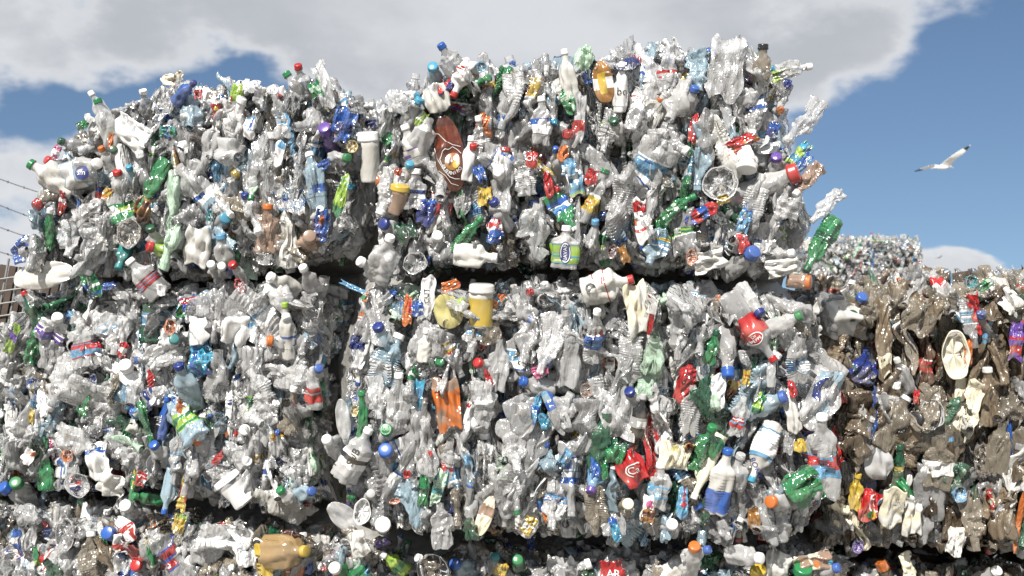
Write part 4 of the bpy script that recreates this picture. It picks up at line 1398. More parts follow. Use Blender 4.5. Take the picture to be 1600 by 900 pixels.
NOUNS = ['bottle', 'wrapper', 'bag', 'jug', 'tub', 'jar', 'lid', 'tray', 'cup', 'carton', 'label', 'strip', 'scrap', 'film', 'sheet', 'box', 'disc', 'container', 'shard', 'foil', 'foam', 'straw', 'tube', 'badge', 'clip', 'dome', 'crumple', 'rim', 'patch', 'square', 'triangle', 'neck']
NAME_OF = {'lid': 'jar_lid_disc', 'label': 'torn_label', 'scrap': 'plastic_scrap', 'strip': 'plastic_strip', 'film': 'plastic_film', 'crumple': 'paper_crumple', 'neck': 'bottle_neck_piece',
           'rim': 'plastic_ring', 'badge': 'oval_badge', 'clip': 'plastic_clip', 'dome': 'plastic_dome', 'patch': 'plastic_patch', 'square': 'plastic_square', 'triangle': 'plastic_triangle'}
BALE_PHRASE = {'A': 'the slumped upper left bale', 'B': 'the tall upper bale', 'C': 'the middle left bale', 'D': 'the middle bale', 'E': 'the dirty bale', 'F': 'the lowest left bale', 'G': 'the lowest middle bale', 'H': 'the lowest dirty bale', 'K': 'the added bale behind the gap'}


class Item:
    pass


def parse_items():
    out = []
    for line in ITEMS.strip().splitlines():
        c = (line.split('|') + [''] * 12)[:12]
        it = Item()
        it.bale, it.kind = BK[c[0]], c[1]
        it.px, it.py = [float(x) for x in c[2].split(',')]
        it.len, it.wid = [float(x) for x in c[3].split(',')]
        it.ang, it.tow = float(c[4]), float(c[5])
        it.body, it.cap, it.lab, it.desc, it.anchor, it.text = c[6], c[7], c[8], c[9], c[10], c[11]
        it.plain = it.kind == 'b' and 'cap' not in it.desc and not it.anchor and not it.text and it.body in 'cCDid' and 'neck' not in it.desc and 'standing' not in it.desc
        if it.plain:
            k = np.random.default_rng(int(it.px * 7 + it.py))
            if k.uniform() < 0.75:
                it.cap = ''
            if k.uniform() < 0.45:
                it.ang += 180
        out.append(it)
    return out


def mark_footprints(items):
    """Keep the packed mass from covering the single things."""
    for it in items:
        b = it.bale
        k = b.scale(it.px, it.py) * 0.5
        a = R(it.ang)
        if it.kind == 'e':
            ru = rz = it.len * k * 1.1
        else:
            ru = abs(math.sin(a)) * it.len * k + abs(math.cos(a)) * it.wid * k
            rz = abs(math.cos(a)) * it.len * k + abs(math.sin(a)) * it.wid * k
        u, z = b.uv(it.px, it.py)
        b.foot.append((u, z, ru * 0.95, rz * 0.95))


def noun_of(desc):
    ws = desc.replace(',', ' ').split()
    for i, w in enumerate(ws):
        if w in ('with', 'on', 'sticking', 'in', 'under', 'lying', 'inside', 'turned', 'standing', 'lettered', 'pressed', 'hanging'):
            ws = ws[:i]
            break
    for w in reversed(ws):
        if w in NOUNS:
            return w
    for w in ws:
        if w.rstrip('s') in NOUNS:
            return w.rstrip('s')
    return 'scrap'


def relation(a, b):
    dx, dy = a.px - b.px, a.py - b.py
    an = math.degrees(math.atan2(dx, -dy)) % 360
    k = int(((an + 22.5) % 360) // 45)
    return ['above', 'above and right of', 'right of', 'below and right of', 'below', 'below and left of', 'left of', 'above and left of'][k]


def label_items(items):
    """Every thing gets a label that holds for it alone: its look, and where it stands next to a landmark."""
    from collections import Counter
    cnt = Counter(i.desc for i in items)
    anchors = [i for i in items if i.anchor]
    used = set()
    for i in items:
        art = i.desc
        if cnt[art] == 1 and (i.anchor or len(art.split()) >= 3):
            lab = f'{art} in {BALE_PHRASE[i.bale.key]}'
            if len(lab.split()) > 16:
                lab = art
            if lab not in used and len(lab.split()) >= 4:
                used.add(lab); i.label = lab
                continue
        near = sorted((j for j in anchors if j is not i), key=lambda j: math.hypot(j.px - i.px, j.py - i.py))
        for j in near[:6]:
            lab = f'{art} {relation(i, j)} {j.anchor}'
            if lab not in used and len(lab.split()) <= 16:
                # nobody with the same words nearer to the same landmark
                break
        used.add(lab); i.label = lab


def press_text(word, body, up, right, n, centre, height, colour, parent, base, mat):
    """Lettering laid onto the crumpled surface: a flat word, each corner dropped onto the skin below it."""
    cu = bpy.data.curves.new('lettering', 'FONT')
    cu.body = word
    cu.align_x, cu.align_y = 'CENTER', 'CENTER'
    cu.size = height
    cu.resolution_u = 2
    to = bpy.data.objects.new('lettering', cu)
    COL.objects.link(to)
    dg = bpy.context.evaluated_depsgraph_get()
    me = bpy.data.meshes.new_from_object(to.evaluated_get(dg))
    bpy.data.objects.remove(to)
    bpy.data.curves.remove(cu)
    if not len(me.vertices):
        return None
    bv = BVHTree.FromPolygons([Vector(p) for p in body.v], [tuple(int(x) for x in f) for f in body.q])
    import bmesh
    bm = bmesh.new(); bm.from_mesh(me)
    bmesh.ops.triangulate(bm, faces=bm.faces)
    for _ in range(1):
        bmesh.ops.subdivide_edges(bm, edges=bm.edges, cuts=1)
    N = Vector(n)
    last = Vector(centre) + N * 0.02
    for v in bm.verts:
        p = Vector(centre) + Vector(right) * v.co.x + Vector(up) * v.co.y
        h = bv.ray_cast(p + N * 0.2, -N)
        d = (h[0] if h[0] is not None else p + N * ((last - p).dot(N)))
        last = d
        v.co = d + N * 0.0034 - Vector(base)
    bm.to_mesh(me); bm.free()
    at = me.attributes.new('tint', 'FLOAT_COLOR', 'FACE')
    at.data.foreach_set('color', np.tile(col4(colour), (len(me.polygons), 1)).astype(np.float32).reshape(-1))
    me.materials.clear(); me.materials.append(mat)
    o = link('lettering', me, parent)
    return o


def disc_marks(body, rings, up, right, n, centre, parent, base, name='emblem'):
    """Round printed marks on a surface: rings is a list of (radius u, radius v, offset u, offset v, start, end, colour)."""
    bv = BVHTree.FromPolygons([Vector(p) for p in body.v], [tuple(int(x) for x in f) for f in body.q])
    N = Vector(n)
    V, Q, F = [], [], []
    for lay, (ru, rv, ou, ov, a0, a1, colr, inner) in enumerate(rings):
        m = 20
        st = len(V)
        for i in range(m + 1):
            a = R(a0 + (a1 - a0) * i / m)
            for k in (inner, (1 + inner) / 2, 1.0):
                x, y = ou + ru * k * math.cos(a), ov + rv * k * math.sin(a)
                p = Vector(centre) + Vector(right) * x + Vector(up) * y
                h = bv.ray_cast(p + N * 0.2, -N)
                d = h[0] if h[0] is not None else p + N * 0.012
                V.append(tuple(d + N * (0.0022 + 0.0005 * lay) - Vector(base)))
        for i in range(m):
            for k in range(2):
                Q.append((st + i * 3 + k, st + i * 3 + k + 1, st + (i + 1) * 3 + k + 1, st + (i + 1) * 3 + k)); F.append(col4(colr))
    return link(name, mesh_from(name, np.array(V), np.array(Q), np.array(F), None, M_CAP), parent)


def place_items(items):
    for idx, it in enumerate(items):
        rng = np.random.default_rng(900 + idx)
        b = it.bale
        px2m = b.scale(it.px, it.py)
        e = R(it.tow)
        up = np.array([0, 0, 1.0]); n = b.n; r = b.r
        a = R(it.ang)
        ax = (r * math.sin(a) + up * math.cos(a)) * math.cos(e) + n * math.sin(e)
        side = np.cross(ax, n)
        roll = rng.normal() * 0.25
        noun = noun_of(it.desc)
        parts = []
        if it.kind == 'e':
            cr = it.len * px2m / 2 / 1.04
            L = max(0.085, cr * 6.5); W = cr * rng.uniform(2.9, 3.5) if cr < 0.02 else cr * 2.3
            sh, cp = bottle(rng, L, W, 0.22, 24, 26, True, bend=False, capr=cr)
            rot = basis(ax, rng.normal(size=3))
            off = 0.016 + rng.uniform(0, 0.014)
            cen = b.hit(it.px, it.py, off) - ax * (L * 0.5 - 0.004)
        elif it.kind == 'b':
            L, W = it.len * px2m / max(0.55, math.cos(e)), it.wid * px2m
            cr = float(np.clip(W * 0.21, 0.010, 0.0185))
            if it.text or it.wid > 44:
                cr = float(np.clip(W * 0.17, 0.010, 0.02))
            crush = 0.12 if it.text or it.body == 'j' else 0.2 if (it.tow > 13 or it.body in 'mweka') else rng.uniform(0.5, 0.78) if it.plain else rng.uniform(0.34, 0.6)
            sh, cp = bottle(rng, L, W * 0.96 / (1 + 0.36 * crush), crush, 28, 44, True, style='smooth' if it.wid > 44 else None, bend=not it.text, capr=cr, label={'PEPPE': (0.34, 0.62), '': None}.get(it.text, (0.14, 0.62)) if it.lab != 'bbb' or it.text else (0.06, 0.40))
            rot = basis(ax, n + side * roll)
            off = 0.006 + rng.uniform(0, 0.012)
            cen = b.hit(it.px, it.py, off)
        elif it.kind == 't':
            L, W = it.len * px2m, it.wid * px2m
            sh, cp = tub(rng, L, W, 0.26, 28, lid=True, label=bool(it.lab))
            rot = basis(ax, n)
            off = 0.024
            cen = b.hit(it.px, it.py, off)
        else:
            L, W = it.len * px2m, it.wid * px2m
            big = max(L, W)
            if it.kind == 'o':
                sh = dish(rng, L, W, min(L, W) * 0.35, 32, int(rng.integers(6, 14)), 0.25)
            else:
                sh = film(rng, L, W, 20, 28, 0.16 if it.kind == 'l' else (0.24 if it.text else rng.uniform(0.3, 0.55)), 0.25, leaf=(it.kind == 'l'))
            cp = None
            rot = basis(ax, -n + side * roll * 0.6)
            off = 0.014 + rng.uniform(0, 0.008) + (0.008 if big < 0.05 else 0)
            cen = b.hit(it.px, it.py, off)
        nm = NAME_OF.get(noun, 'plastic_' + noun if noun in ('bottle', 'wrapper', 'bag', 'jug', 'tub', 'jar', 'tray', 'cup', 'sheet', 'container', 'shard', 'foam', 'straw', 'tube', 'box', 'disc', 'carton', 'foil') else 'plastic_scrap')
        base = cen
        wv = sh.v @ rot.T
        f = colours(sh, it.body, it.lab, it.cap or 'w')
        f[:, :3] *= np.random.default_rng(idx).uniform(0.9, 1.06)
        mat = M_SMOOTH if (it.text or it.kind in 'tl' or it.body in 'mwekaj' or it.tow >= 14 or 'smooth' in it.desc) else M_DIRTY if b.dirty > 0.5 else M_FILM
        has_label = bool(it.lab) and it.kind in 'bt' and (sh.reg == 1).any()
        if has_label:
            m = sh.reg == 1
            def sub(mask):
                q = sh.q[mask]
                ids, inv = np.unique(q, return_inverse=True)
                return wv[ids], inv.reshape(q.shape), f[mask]
            fb_ = f.copy(); fb_[m] = fb_[~m][0]
            o = link(nm, mesh_from(nm, wv, sh.q, fb_, np.full(len(sh.q), mat is M_SMOOTH), mat), loc=base)
            # the label is a sleeve of its own, a millimetre outside the bottle
            q = sh.q
            fn = np.cross(wv[q[:, 2]] - wv[q[:, 0]], wv[q[:, 3]] - wv[q[:, 1]])
            vn = np.zeros_like(wv)
            for k_ in range(4):
                np.add.at(vn, q[:, k_], fn)
            vn /= np.linalg.norm(vn, axis=1)[:, None] + 1e-12
            keep = wv
            wv = wv + vn * 0.0013
            v_, q_, f_ = sub(m)
            wv_label = wv
            wv = keep
            link('label_sleeve', mesh_from('label_sleeve', v_, q_, f_, np.full(len(q_), mat is M_SMOOTH), mat), o)
        else:
            o = link(nm, mesh_from(nm, wv, sh.q, f, np.full(len(sh.q), it.kind in 'l' or mat is M_SMOOTH), mat if not (it.kind == 'o' and PAL[it.body][3] > 0.9) else M_CAP), loc=base)
        tag(o, it.label, noun, f'{noun} pieces pressed into the bales' if noun != 'bottle' else f'bottles pressed into {BALE_PHRASE[b.key]}')
        if cp is not None and it.cap:
            cf = colours(cp, 'c', '', it.cap)
            link('screw_cap' if it.kind != 't' else 'lid', mesh_from('screw_cap', cp.v @ rot.T, cp.q, cf, None, M_CAP), o)
        # writing and emblems
        W3 = Shape(wv + base, sh.q, sh.reg, sh.h)
        right = np.cross(up, -n); right /= np.linalg.norm(right)
        if it.kind == 'b' and abs(math.sin(a)) < 0.9:
            s = -1 if math.cos(a) < 0 else 1
            tu = np.cross(n, np.cross(ax, n)); tu = tu / np.linalg.norm(tu) * s
        else:
            tu = up
        tr = np.cross(tu, n)
        mm = px2m
        if it.text == 'sm':
            cc = b.hit(143, 272)
            disc_marks(W3, [(10.5 * mm, 11 * mm, 0, 0, 0, 360, 'B', 0.02)], up, r, n, cc, o, base)
            press_text('sm', W3, up, r, n, cc + n * 0.02, 12 * mm, 'w', o, base, M_CAP)
        elif it.text == 'QUERNIRO':
            bag_marks(W3, o, base, b, mm)
        elif it.text == 'NAVAN':
            cc = b.hit(882, 396)
            disc_marks(W3, [(9 * mm, 17 * mm, 0, 0, 0, 360, 'B', 0.02), (7.8 * mm, 15.5 * mm, 0, 0, 0, 360, 'w', 0.86)], up, r, n, cc, o, base)
            press_text('NAVAN', W3, -r, up, n, cc + n * 0.02, 8.5 * mm, 'w', o, base, M_CAP)
        elif it.text == 'SOBE':
            cc = b.hit(604, 672, 0.03)
            cps = Shape(cp.v @ rot.T + base, cp.q, cp.reg, cp.h)
            tu2 = np.cross(ax, r); tu2 = tu2 / np.linalg.norm(tu2)
            top = base + ax * (L * 0.5 + 0.001)
            if tu2[2] < 0: tu2 = -tu2
            press_text('SOBE', cps, tu2, np.cross(tu2, ax), ax, top, 6.5 * mm, 'h', o, base, M_CAP)
            disc_marks(cps, [(8 * mm, 8 * mm, 0, 0, 0, 360, 'h', 0.91)], tu2, np.cross(tu2, ax), ax, top, o, base)
        elif it.text == 'Ca':
            cc = b.hit(988, 732)
            tilt = R(-18)
            tu2 = up * math.cos(tilt) + r * math.sin(tilt); tr2 = np.cross(tu2, n)
            press_text('Ca', W3, tu2, tr2, n, cc + n * 0.02, 17 * mm, 'w', o, base, M_CAP)
            disc_marks(W3, [(15 * mm, 11 * mm, 2 * mm, 0, 40, 250, 'w', 0.86)], tu2, tr2, n, cc, o, base)
        elif it.text == 'PEPPE':
            cc = b.hit(1173, 528)
            tu2 = np.cross(n, ax); tu2 = tu2 / np.linalg.norm(tu2)
            tu2 = up * 0.75 - r * 0.66
            tr2 = np.cross(tu2, n)
            disc_marks(W3, [(13 * mm, 9.5 * mm, 0, 0, 0, 360, 'R', 0.02), (13 * mm, 9.5 * mm, 0, 0, 0, 360, 'w', 0.86)], tu2, tr2, n, cc, o, base)
            press_text('Dr', W3, tu2, tr2, n, cc + n * 0.02 + tu2 * 4 * mm, 7 * mm, 'w', o, base, M_CAP)
            press_text('PEPPE', W3, tu2, tr2, n, cc + n * 0.02 - tu2 * 2.5 * mm, 7 * mm, 'w', o, base, M_CAP)
        elif it.text:
            hgt = {'bq': 17, 'OK': 12, 'CUT': 12, 'NIL': 12, 'SUB': 17, 'BORNE': 11, 'Kit': 14, 'YUN': 13, 'AR': 17}.get(it.text, 12) * mm
            colr = {'bq': 'k', 'OK': 'w', 'CUT': 'k', 'NIL': 'w', 'SUB': 'k', 'BORNE': 'B', 'Kit': 'r', 'YUN': 'k', 'AR': 'w'}[it.text]
            u2, r2 = tu, tr
            if it.text in ('CUT', 'YUN', 'SUB'):
                u2, r2 = -tr, tu
            if it.text == 'NIL':
                u2, r2 = -tr, tu
            cc = b.hit(it.px, it.py) + (tu * -8 * mm if it.text in ('bq',) else 0)
            if it.text == 'BORNE':
                cc = b.hit(1178, 730); u2, r2 = tr * 0.8 - tu * 0.6, -tu * 0.8 - tr * 0.6
                u2 = (up * 0.35 + r * 0.94); r2 = np.cross(u2, n)
            press_text(it.text, W3, u2, r2, n, cc + n * 0.02, hgt, colr, o, base, M_CAP)
        if it.anchor == 'the red and white round emblem':
            cc = b.hit(774, 356)
            disc_marks(W3, [(11 * mm, 15 * mm, 0, 0, 0, 360, 'w', 0.02), (10 * mm, 14 * mm, 0, 1.5 * mm, 20, 190, 'r', 0.02), (10 * mm, 14 * mm, 0, -1.5 * mm, 200, 350, 'b', 0.02)], up, r, n, cc, o, base)
        if it.desc.startswith('clear cup with a red, white'):
            cc = b.hit(125, 757)
            disc_marks(W3, [(7 * mm, 8 * mm, 0, 0, 0, 360, 'w', 0.02), (6.5 * mm, 7 * mm, 0, 1 * mm, 10, 180, 'r', 0.02), (6.5 * mm, 7 * mm, 0, -1 * mm, 190, 350, 'B', 0.02)], up, r, n, cc, o, base)
        if 'melon' in it.desc:
            cc = b.hit(1358, 788)
            disc_marks(W3, [(11 * mm, 15 * mm, 3 * mm, 4 * mm, 60, 300, 'w', 0.02), (9 * mm, 12.5 * mm, 3.6 * mm, 4 * mm, 60, 300, 'r', 0.02), (5 * mm, 6 * mm, -4 * mm, -13 * mm, 0, 360, 'g', 0.02), (4 * mm, 8 * mm, 2 * mm, -14 * mm, 0, 360, 'y', 0.02)], up, r, n, cc, o, base, 'fruit_print')
        if 'orange dot' in it.desc:
            disc_marks(W3, [(5 * mm, 4 * mm, 0, 0, 0, 360, 'o', 0.02)], up, r, n, b.hit(1272, 878), o, base, 'printed_dot')
        if 'violet flower' in it.desc:
            disc_marks(W3, [(6 * mm, 7 * mm, 0, 0, 0, 360, 'P', 0.02)], up, r, n, b.hit(it.px, it.py), o, base, 'printed_flower')
        if 'red cross' in it.desc or 'with a cross' in it.anchor:
            disc_marks(W3, [(2 * mm, 6 * mm, 0, 0, 0, 360, 'r', 0.02), (6 * mm, 2 * mm, 0, 0, 0, 360, 'r', 0.02)], up, r, n, b.hit(it.px, it.py), o, base, 'printed_cross')


def bag_marks(S, o, base, b, mm):
    """Thin white outlines, a round picture and arched lettering on the brown bag."""
    bv = BVHTree.FromPolygons([Vector(p) for p in S.v], [tuple(int(x) for x in f) for f in S.q])
    N = Vector(b.n)
    V, Q = [], []

    def drop(px, py, lift=0.0022):
        p = Vector(b.hit(px, py))
        h = bv.ray_cast(p + N * 0.2, -N)
        return (h[0] if h[0] is not None else p + N * 0.03) + N * lift - Vector(base)

    def line(pts, w=0.9):
        P = []
        for (x0, y0), (x1, y1) in zip(pts[:-1], pts[1:]):
            for k in range(5):
                P.append((x0 + (x1 - x0) * k / 5, y0 + (y1 - y0) * k / 5))
        P.append(pts[-1])
        st = len(V)
        for i, (x, y) in enumerate(P):
            a, c = P[max(0, i - 1)], P[min(len(P) - 1, i + 1)]
            dx, dy = c[0] - a[0], c[1] - a[1]
            l_ = math.hypot(dx, dy) + 1e-9
            V.append(tuple(drop(x - dy / l_ * w / 2, y + dx / l_ * w / 2))); V.append(tuple(drop(x + dy / l_ * w / 2, y - dx / l_ * w / 2)))
        for i in range(len(P) - 1):
            Q.append((st + i * 2, st + i * 2 + 1, st + i * 2 + 3, st + i * 2 + 2))

    line([(677, 208), (686, 211), (697, 222), (708, 228), (720, 230)])
    line([(679, 232), (684, 250), (695, 268), (704, 278), (712, 281), (719, 281)])
    line([(701, 235), (708, 231), (716, 236), (721, 241)], 0.8)
    line([(701, 235), (696, 234), (692, 238), (690, 246), (688, 251), (691, 258), (696, 264)], 0.8)
    line([(686, 268), (697, 276), (706, 288), (717, 291)], 0.7)
    f = np.tile(col4('w'), (len(Q), 1))
    link('printed_outline', mesh_from('printed_outline', np.array(V), np.array(Q), f, None, M_CAP), o)
    cc = b.hit(708, 254)
    disc_marks(S, [(12 * mm, 14 * mm, 0, 0, 0, 360, 'a', 0.02), (5 * mm, 6 * mm, 5 * mm, -5 * mm, 0, 360, 'y', 0.02), (3 * mm, 8 * mm, -5 * mm, 2 * mm, 0, 360, 'n', 0.02), (3 * mm, 4 * mm, 4 * mm, 5 * mm, 0, 360, 'w', 0.02)],
               np.array([0, 0, 1.0]), b.r, b.n, cc, o, base, 'printed_picture')
    word = 'QUERNIRO'
    for i, ch in enumerate(word):
        a = R(205 + 115 * i / (len(word) - 1))
        pos = (708 + 15.5 * math.cos(a), 254 - 18.5 * math.sin(a))
        t = a + math.pi / 2
        right = b.r * math.cos(t) + np.array([0, 0, 1.0]) * math.sin(t)
        upv = np.cross(b.n, right)
        lo = press_text(ch, S, upv, right, b.n, b.hit(*pos) + b.n * 0.02, 7.5 * mm, 'w', o, base, M_CAP)


items = parse_items()
label_items(items)
mark_footprints(items)
build_bales()
place_items(items)

# ------------------------------------------------------------------ ground
M_GROUND = simple_mat('concrete_yard', (0.20, 0.19, 0.17), 0.85, 1.7, 0.35, 0.3)
gv = np.array([[-900, -900, 0], [900, -900, 0], [900, 900, 0], [-900, 900, 0]], dtype=float)
tag(link('ground', mesh_from('ground', gv, np.array([[0, 1, 2, 3]]), None, None, M_GROUND)), kind='structure')

# ------------------------------------------------------------------ board fence, wire panel and barbed wire on the left
M_WOOD = simple_mat('weathered_boards', (0.06, 0.042, 0.032), 0.8, 14.0, 0.5, 0.5)
M_GALV = simple_mat('galvanised_wire', (0.25, 0.25, 0.24), 0.5, 40.0, 0.2, 0.1, 0.3)
M_DARKPOST = simple_mat('steel_post', (0.16, 0.16, 0.16), 0.55, 30.0, 0.2, 0.1, 0.5)


def lean(a):
    c, s = math.cos(a), math.sin(a)
    return np.array([[c, 0, s], [0, 1, 0], [-s, 0, c]])


FY = 4.3
bl = []
LEAN = R(11)
for i in range(-14, 8):
    top = pt(7 + i * 14.5, 414 + (i % 3) * 2.0, FY)
    ln = top[2] / math.cos(LEAN)
    cen = top - np.array([math.sin(LEAN), 0, math.cos(LEAN)]) * ln / 2
    bl.append((cen, (0.0145, 0.009, ln / 2), lean(LEAN)))
fb = np.array([pt(0, 450, FY)[0], FY, 0])
rails = [(np.array([fb[0] - 0.15 + 0.2 * z, FY + 0.022, z]), (0.42, 0.012, 0.035), np.eye(3)) for z in (0.35, 1.0, 1.42)]
fo = link('board_fence', boxes_mesh('board_fence', bl, M_WOOD, fb), loc=fb)
tag(fo, 'leaning brown board fence behind the wire panel left of the bales', 'fence')
link('rail', boxes_mesh('rail', rails, M_WOOD, fb), fo)

wy = FY - 0.12
wl = []
for i in range(-10, 7):
    a, c = pt(14 + i * 16.5, 404 + max(0, i) * 16, wy), pt(-30 + i * 16.5, 640, wy)
    d = (a - c) / np.linalg.norm(a - c)
    wl.append(([c - d * 0.9, c, a], 0.0048))
for i in range(0, 12):
    a, c = pt(-180, 462 + i * 19.5, wy - 0.012), pt(84 - i * 2, 424 + i * 19.5, wy - 0.012)
    wl.append(([a, c], 0.0036))
wb = np.array([pt(0, 450, wy)[0], wy, 0])
wo = link('wire_mesh_panel', tube_mesh('wire_mesh_panel', wl, M_GALV, wb), loc=wb)
tag(wo, 'tilted galvanised wire mesh panel in front of the brown boards', 'wire panel')

# barbed wire: four strands between two posts
by = 6.4
strands = [((-150, 216), (200, 337)), ((-150, 252), (200, 385)), ((-150, 292), (200, 412)), ((-150, 338), (200, 440))]
fb2 = np.array([pt(-150, 450, by)[0], by, 0])
bw = bpy.data.objects.new('barbed_wire_fence', None); COL.objects.link(bw); bw.location = fb2
tag(bw, 'four dark strands of barbed wire against the sky at the far left', 'barbed wire')
rgb_ = np.random.default_rng(2)
for (a, c) in strands:
    A0, C0 = pt(*a, by), pt(*c, by)
    ps = []
    for k in range(15):
        t = k / 14
        p = A0 + (C0 - A0) * t; p = p - np.array([0, 0, 0.05 * math.sin(math.pi * t)])
        ps.append(p)
    paths = [(ps, 0.0032)]
    for k in range(1, 14):
        p = (ps[k] + ps[min(14, k + 1)]) / 2
        for q in range(3):
            d = rgb_.normal(size=3); d /= np.linalg.norm(d)
            paths.append(([p - d * 0.008, p + d * 0.008], 0.0024))
    link('strand', tube_mesh('strand', paths, M_RUST, fb2), bw)
for px, top in ((-150, 210), (200, 330)):
    p = pt(px, top, by)
    link('post', tube_mesh('post', [([np.array([p[0], by + 0.03, 0]), p + np.array([0, 0.03, 0])], 0.024)], M_DARKPOST, fb2), bw)


# ------------------------------------------------------------------ far bales across the yard
def far_stack(cx0, cx1, ytop, Y, rows, seed, label, shade=False):
    rng = np.random.default_rng(seed)
    x0, x1 = pt(cx0, 0, Y)[0], pt(cx1, 0, Y)[0]
    ztop = pt(0, ytop, Y)[2]
    hh = ztop / rows
    for k in range(rows):
        z0, z1 = k * hh, (k + 1) * hh - 0.02
        if EYE + (HOR - 480) / FPX * Y > z1:
            pass
        base = np.array([(x0 + x1) / 2, Y + 0.5, z0])
        root = bpy.data.objects.new('plastic_bale', None); COL.objects.link(root); root.location = base
        tag(root, label[k], 'bale', 'far bales across the yard')
        dx, dz = (x1 - x0) / 2 - 0.04, (z1 - z0) / 2 - 0.03
        link('core', boxes_mesh('core', [((0, 0.04, (z1 - z0) / 2), (dx, 0.46, dz), np.eye(3))], M_CORE), root)
        ms = Mass()
        dummy = Item(); dummy.dirty = 0.10; dummy.strata = 0.3; dummy.key = 'X'
        n = int((x1 - x0) * (z1 - z0) * 1500)
        for i in range(n):
            p = np.array([rng.uniform(x0, x1) - base[0], -0.5 + rng.normal() * 0.03, rng.uniform(0.03, z1 - z0 - 0.03)])
            one_piece(ms, dummy, rng, p, np.array([0, -1.0, 0]), 0)
        for i in range(int((x1 - x0) * 700)):
            p = np.array([rng.uniform(x0, x1) - base[0], rng.uniform(-0.48, 0.3), z1 - z0 - 0.02 + abs(rng.normal()) * 0.012])
            one_piece(ms, dummy, rng, p, np.array([0, 0, 1.0]), 0)
        for sx in (-1, 1):
            for i in range(380):
                p = np.array([sx * ((x1 - x0) / 2 - 0.02), rng.uniform(-0.48, 0.3), rng.uniform(0.02, z1 - z0 - 0.02)])
                one_piece(ms, dummy, rng, p, np.array([sx, -0.2, 0.0]), 0)
        o = link('packed_plastic', ms.build('packed_plastic', M_FILM), root)
        o['kind'] = 'stuff'


far_stack(1278, 1436, 374, 11.0, 3, 41, ['far bale at the foot of the stack across the yard', 'far bale in the middle of the stack across the yard', 'far blurred bale topping the stack across the yard'])
far_stack(1566, 1720, 428, 8.5, 2, 43, ['far bale under another at the right edge', 'far bale just showing over the dirty bale at the right edge'])


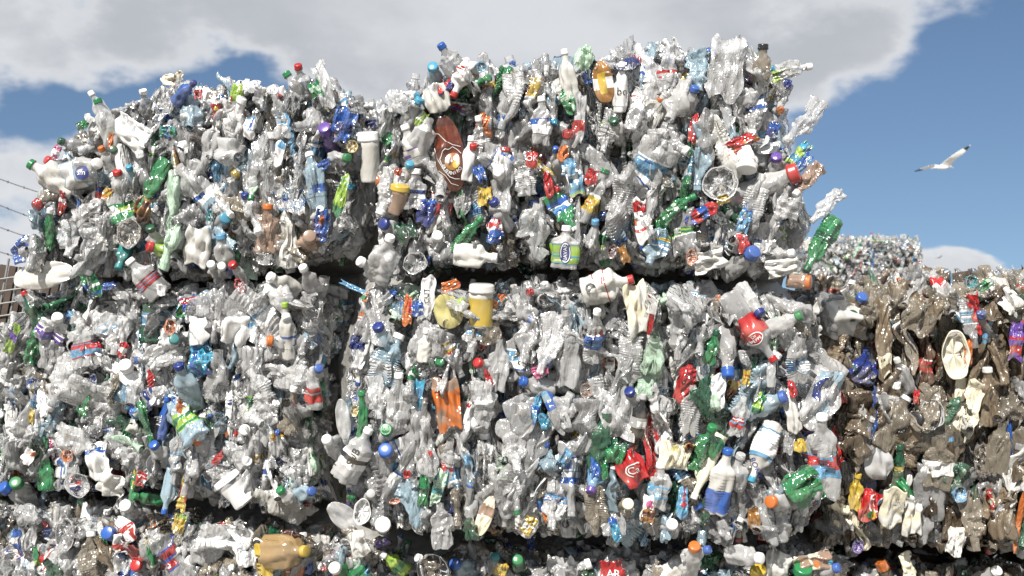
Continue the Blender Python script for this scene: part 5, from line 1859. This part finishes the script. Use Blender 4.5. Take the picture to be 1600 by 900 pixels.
# ------------------------------------------------------------------ birds
def build_gull(name, label, pos, scale, dark=False):
    """A gull in a banking glide towards +x; body, wings and tail grow from one skin."""
    rings = []

    def loft(secs):
        """secs: list of (centre, half chord vector, half thickness vector)."""
        V = []
        nu = 12
        for c, ch, th in secs:
            for k in range(nu):
                t = 2 * math.pi * k / nu
                V.append(np.array(c) + np.array(ch) * 1.18 * math.cos(t) + np.array(th) * math.sin(t) * (0.7 if math.sin(t) < 0 else 1.0))
        Q = []
        for i in range(len(secs) - 1):
            for k in range(nu):
                Q.append((i * nu + k, i * nu + (k + 1) % nu, (i + 1) * nu + (k + 1) % nu, (i + 1) * nu + k))
        n = len(V)
        V.append(np.array(secs[0][0])); V.append(np.array(secs[-1][0]))
        for k in range(nu):
            Q.append((n, (k + 1) % nu, k, n)); Q.append((n + 1, (len(secs) - 1) * nu + k, (len(secs) - 1) * nu + (k + 1) % nu, n + 1))
        return V, Q

    body = []
    for x, z, ry, rz in [(-0.335, -0.028, 0.050, 0.006), (-0.27, -0.012, 0.045, 0.010), (-0.20, 0.0, 0.036, 0.026), (-0.12, -0.002, 0.06, 0.060), (-0.02, -0.006, 0.074, 0.078),
                         (0.08, -0.002, 0.068, 0.070), (0.145, 0.014, 0.042, 0.044), (0.185, 0.024, 0.036, 0.038), (0.225, 0.022, 0.034, 0.036), (0.255, 0.012, 0.020, 0.022),
                         (0.275, 0.004, 0.009, 0.012), (0.312, -0.008, 0.006, 0.009), (0.328, -0.018, 0.003, 0.005)]:
        body.append(((x, 0, z), (0, ry, 0), (0, 0, rz)))
    near = [((0.045, -0.03, 0.03), (0.115, 0, -0.03), (0.006, 0.004, 0.022)), ((0.10, -0.13, 0.14), (0.105, 0.0, -0.02), (0, 0.004, 0.014)), ((0.19, -0.26, 0.25), (0.088, 0, -0.02), (0, 0.004, 0.010)),
            ((0.33, -0.38, 0.37), (0.068, 0, -0.032), (0, 0.003, 0.007)), ((0.44, -0.46, 0.465), (0.047, 0, -0.03), (0, 0.003, 0.005)), ((0.525, -0.50, 0.545), (0.026, 0, -0.012), (0, 0.003, 0.004)), ((0.57, -0.52, 0.592), (0.008, 0, 0), (0, 0.002, 0.003))]
    fars = [((0.0, 0.03, 0.03), (0.11, 0, 0.0), (0, 0, 0.020)), ((-0.07, 0.17, 0.085), (0.105, 0, -0.012), (0, 0, 0.013)), ((-0.17, 0.31, 0.075), (0.09, 0, -0.02), (0, 0, 0.010)),
            ((-0.33, 0.42, 0.03), (0.075, 0, -0.012), (0, 0, 0.007)), ((-0.48, 0.50, -0.018), (0.055, 0, -0.010), (0, 0, 0.005)), ((-0.585, 0.55, -0.045), (0.03, 0, -0.008), (0, 0, 0.004)), ((-0.635, 0.57, -0.058), (0.008, 0, 0), (0, 0, 0.003))]
    V, Q = [], []
    for secs in (body, near, fars):
        v, q = loft(secs)
        Q += [tuple(i + len(V) for i in f) for f in q]; V += v
    me = bpy.data.meshes.new(name)
    me.from_pydata([tuple(v * scale) for v in V], [], [tuple(dict.fromkeys(f)) for f in Q])
    tmp = bpy.data.objects.new('tmp', me); COL.objects.link(tmp)
    md = tmp.modifiers.new('r', 'REMESH'); md.mode = 'VOXEL'; md.voxel_size = 0.0062 * scale
    sm = tmp.modifiers.new('s', 'SMOOTH'); sm.iterations = 2
    dg = bpy.context.evaluated_depsgraph_get()
    m2 = bpy.data.meshes.new_from_object(tmp.evaluated_get(dg))
    bpy.data.objects.remove(tmp); bpy.data.meshes.remove(me)
    m2.name = name
    n = len(m2.polygons)
    cen = np.empty(n * 3); m2.polygons.foreach_get('center', cen); cen = cen.reshape(-1, 3) / scale
    nor = np.empty(n * 3); m2.polygons.foreach_get('normal', nor); nor = nor.reshape(-1, 3)
    f = np.tile(np.array([.92, .92, .90, 1], dtype=np.float32), (n, 1))
    x, y, z = cen.T
    grey = ((np.abs(y) > 0.06) & (nor[:, 2] > 0.15))
    f[grey] = (.62, .63, .65, 1)
    tipn = (y < -0.455)
    f[tipn] = (.012, .012, .014, 1)
    f[(y < -0.506)] = (.85, .85, .85, 1)
    f[(y > 0.46)] = (.03, .032, .04, 1)
    f[(y > 0.555)] = (.75, .75, .76, 1)
    f[(x > 0.268) & (np.abs(y) < 0.05)] = (.75, .45, .10, 1)
    eye = ((x - 0.235) ** 2 + (z - 0.024) ** 2 < 0.0075 ** 2) & (np.abs(y) < 0.05)
    f[eye] = (.02, .02, .02, 1)
    if dark:
        f[:] = (.03, .03, .035, 1)
    at = m2.attributes.new('tint', 'FLOAT_COLOR', 'FACE'); at.data.foreach_set('color', f.reshape(-1))
    m2.polygons.foreach_set('use_smooth', np.ones(n, dtype=bool))
    m2.materials.clear(); m2.materials.append(M_FEATHER)
    o = link(name, m2, loc=pos)
    tag(o, label, 'bird')
    return o


def feather():
    m, g, out = new_mat('feathers')
    at = g.n('ShaderNodeAttribute', attribute_name='tint')
    tc = g.n('ShaderNodeTexCoord')
    mp = g.n('ShaderNodeMapping'); mp.inputs['Scale'].default_value = (1, 6, 2); g.l(tc.outputs['Object'], mp.inputs[0])
    nz = g.noise(mp.outputs[0], 14.0, 4.0, 0.6)
    col = g.mix(g.m('MULTIPLY', nz, 0.35), at.outputs['Color'], (0.55, 0.5, 0.42, 1), blend='MULTIPLY')
    pr = g.n('ShaderNodeBsdfPrincipled'); g.l(col, pr.inputs['Base Color']); pr.inputs['Roughness'].default_value = 0.7
    g.l(pr.outputs[0], out.inputs[0])
    return m


M_FEATHER = feather()
GY = 26.0
gull = build_gull('seagull', 'white gull with black wing tips gliding in the blue sky', pt(1473, 262, GY), 0.9)
build_gull('bird', 'tiny dark bird far off above the dirty bale', pt(1467, 403, 160.0), 0.75, True)
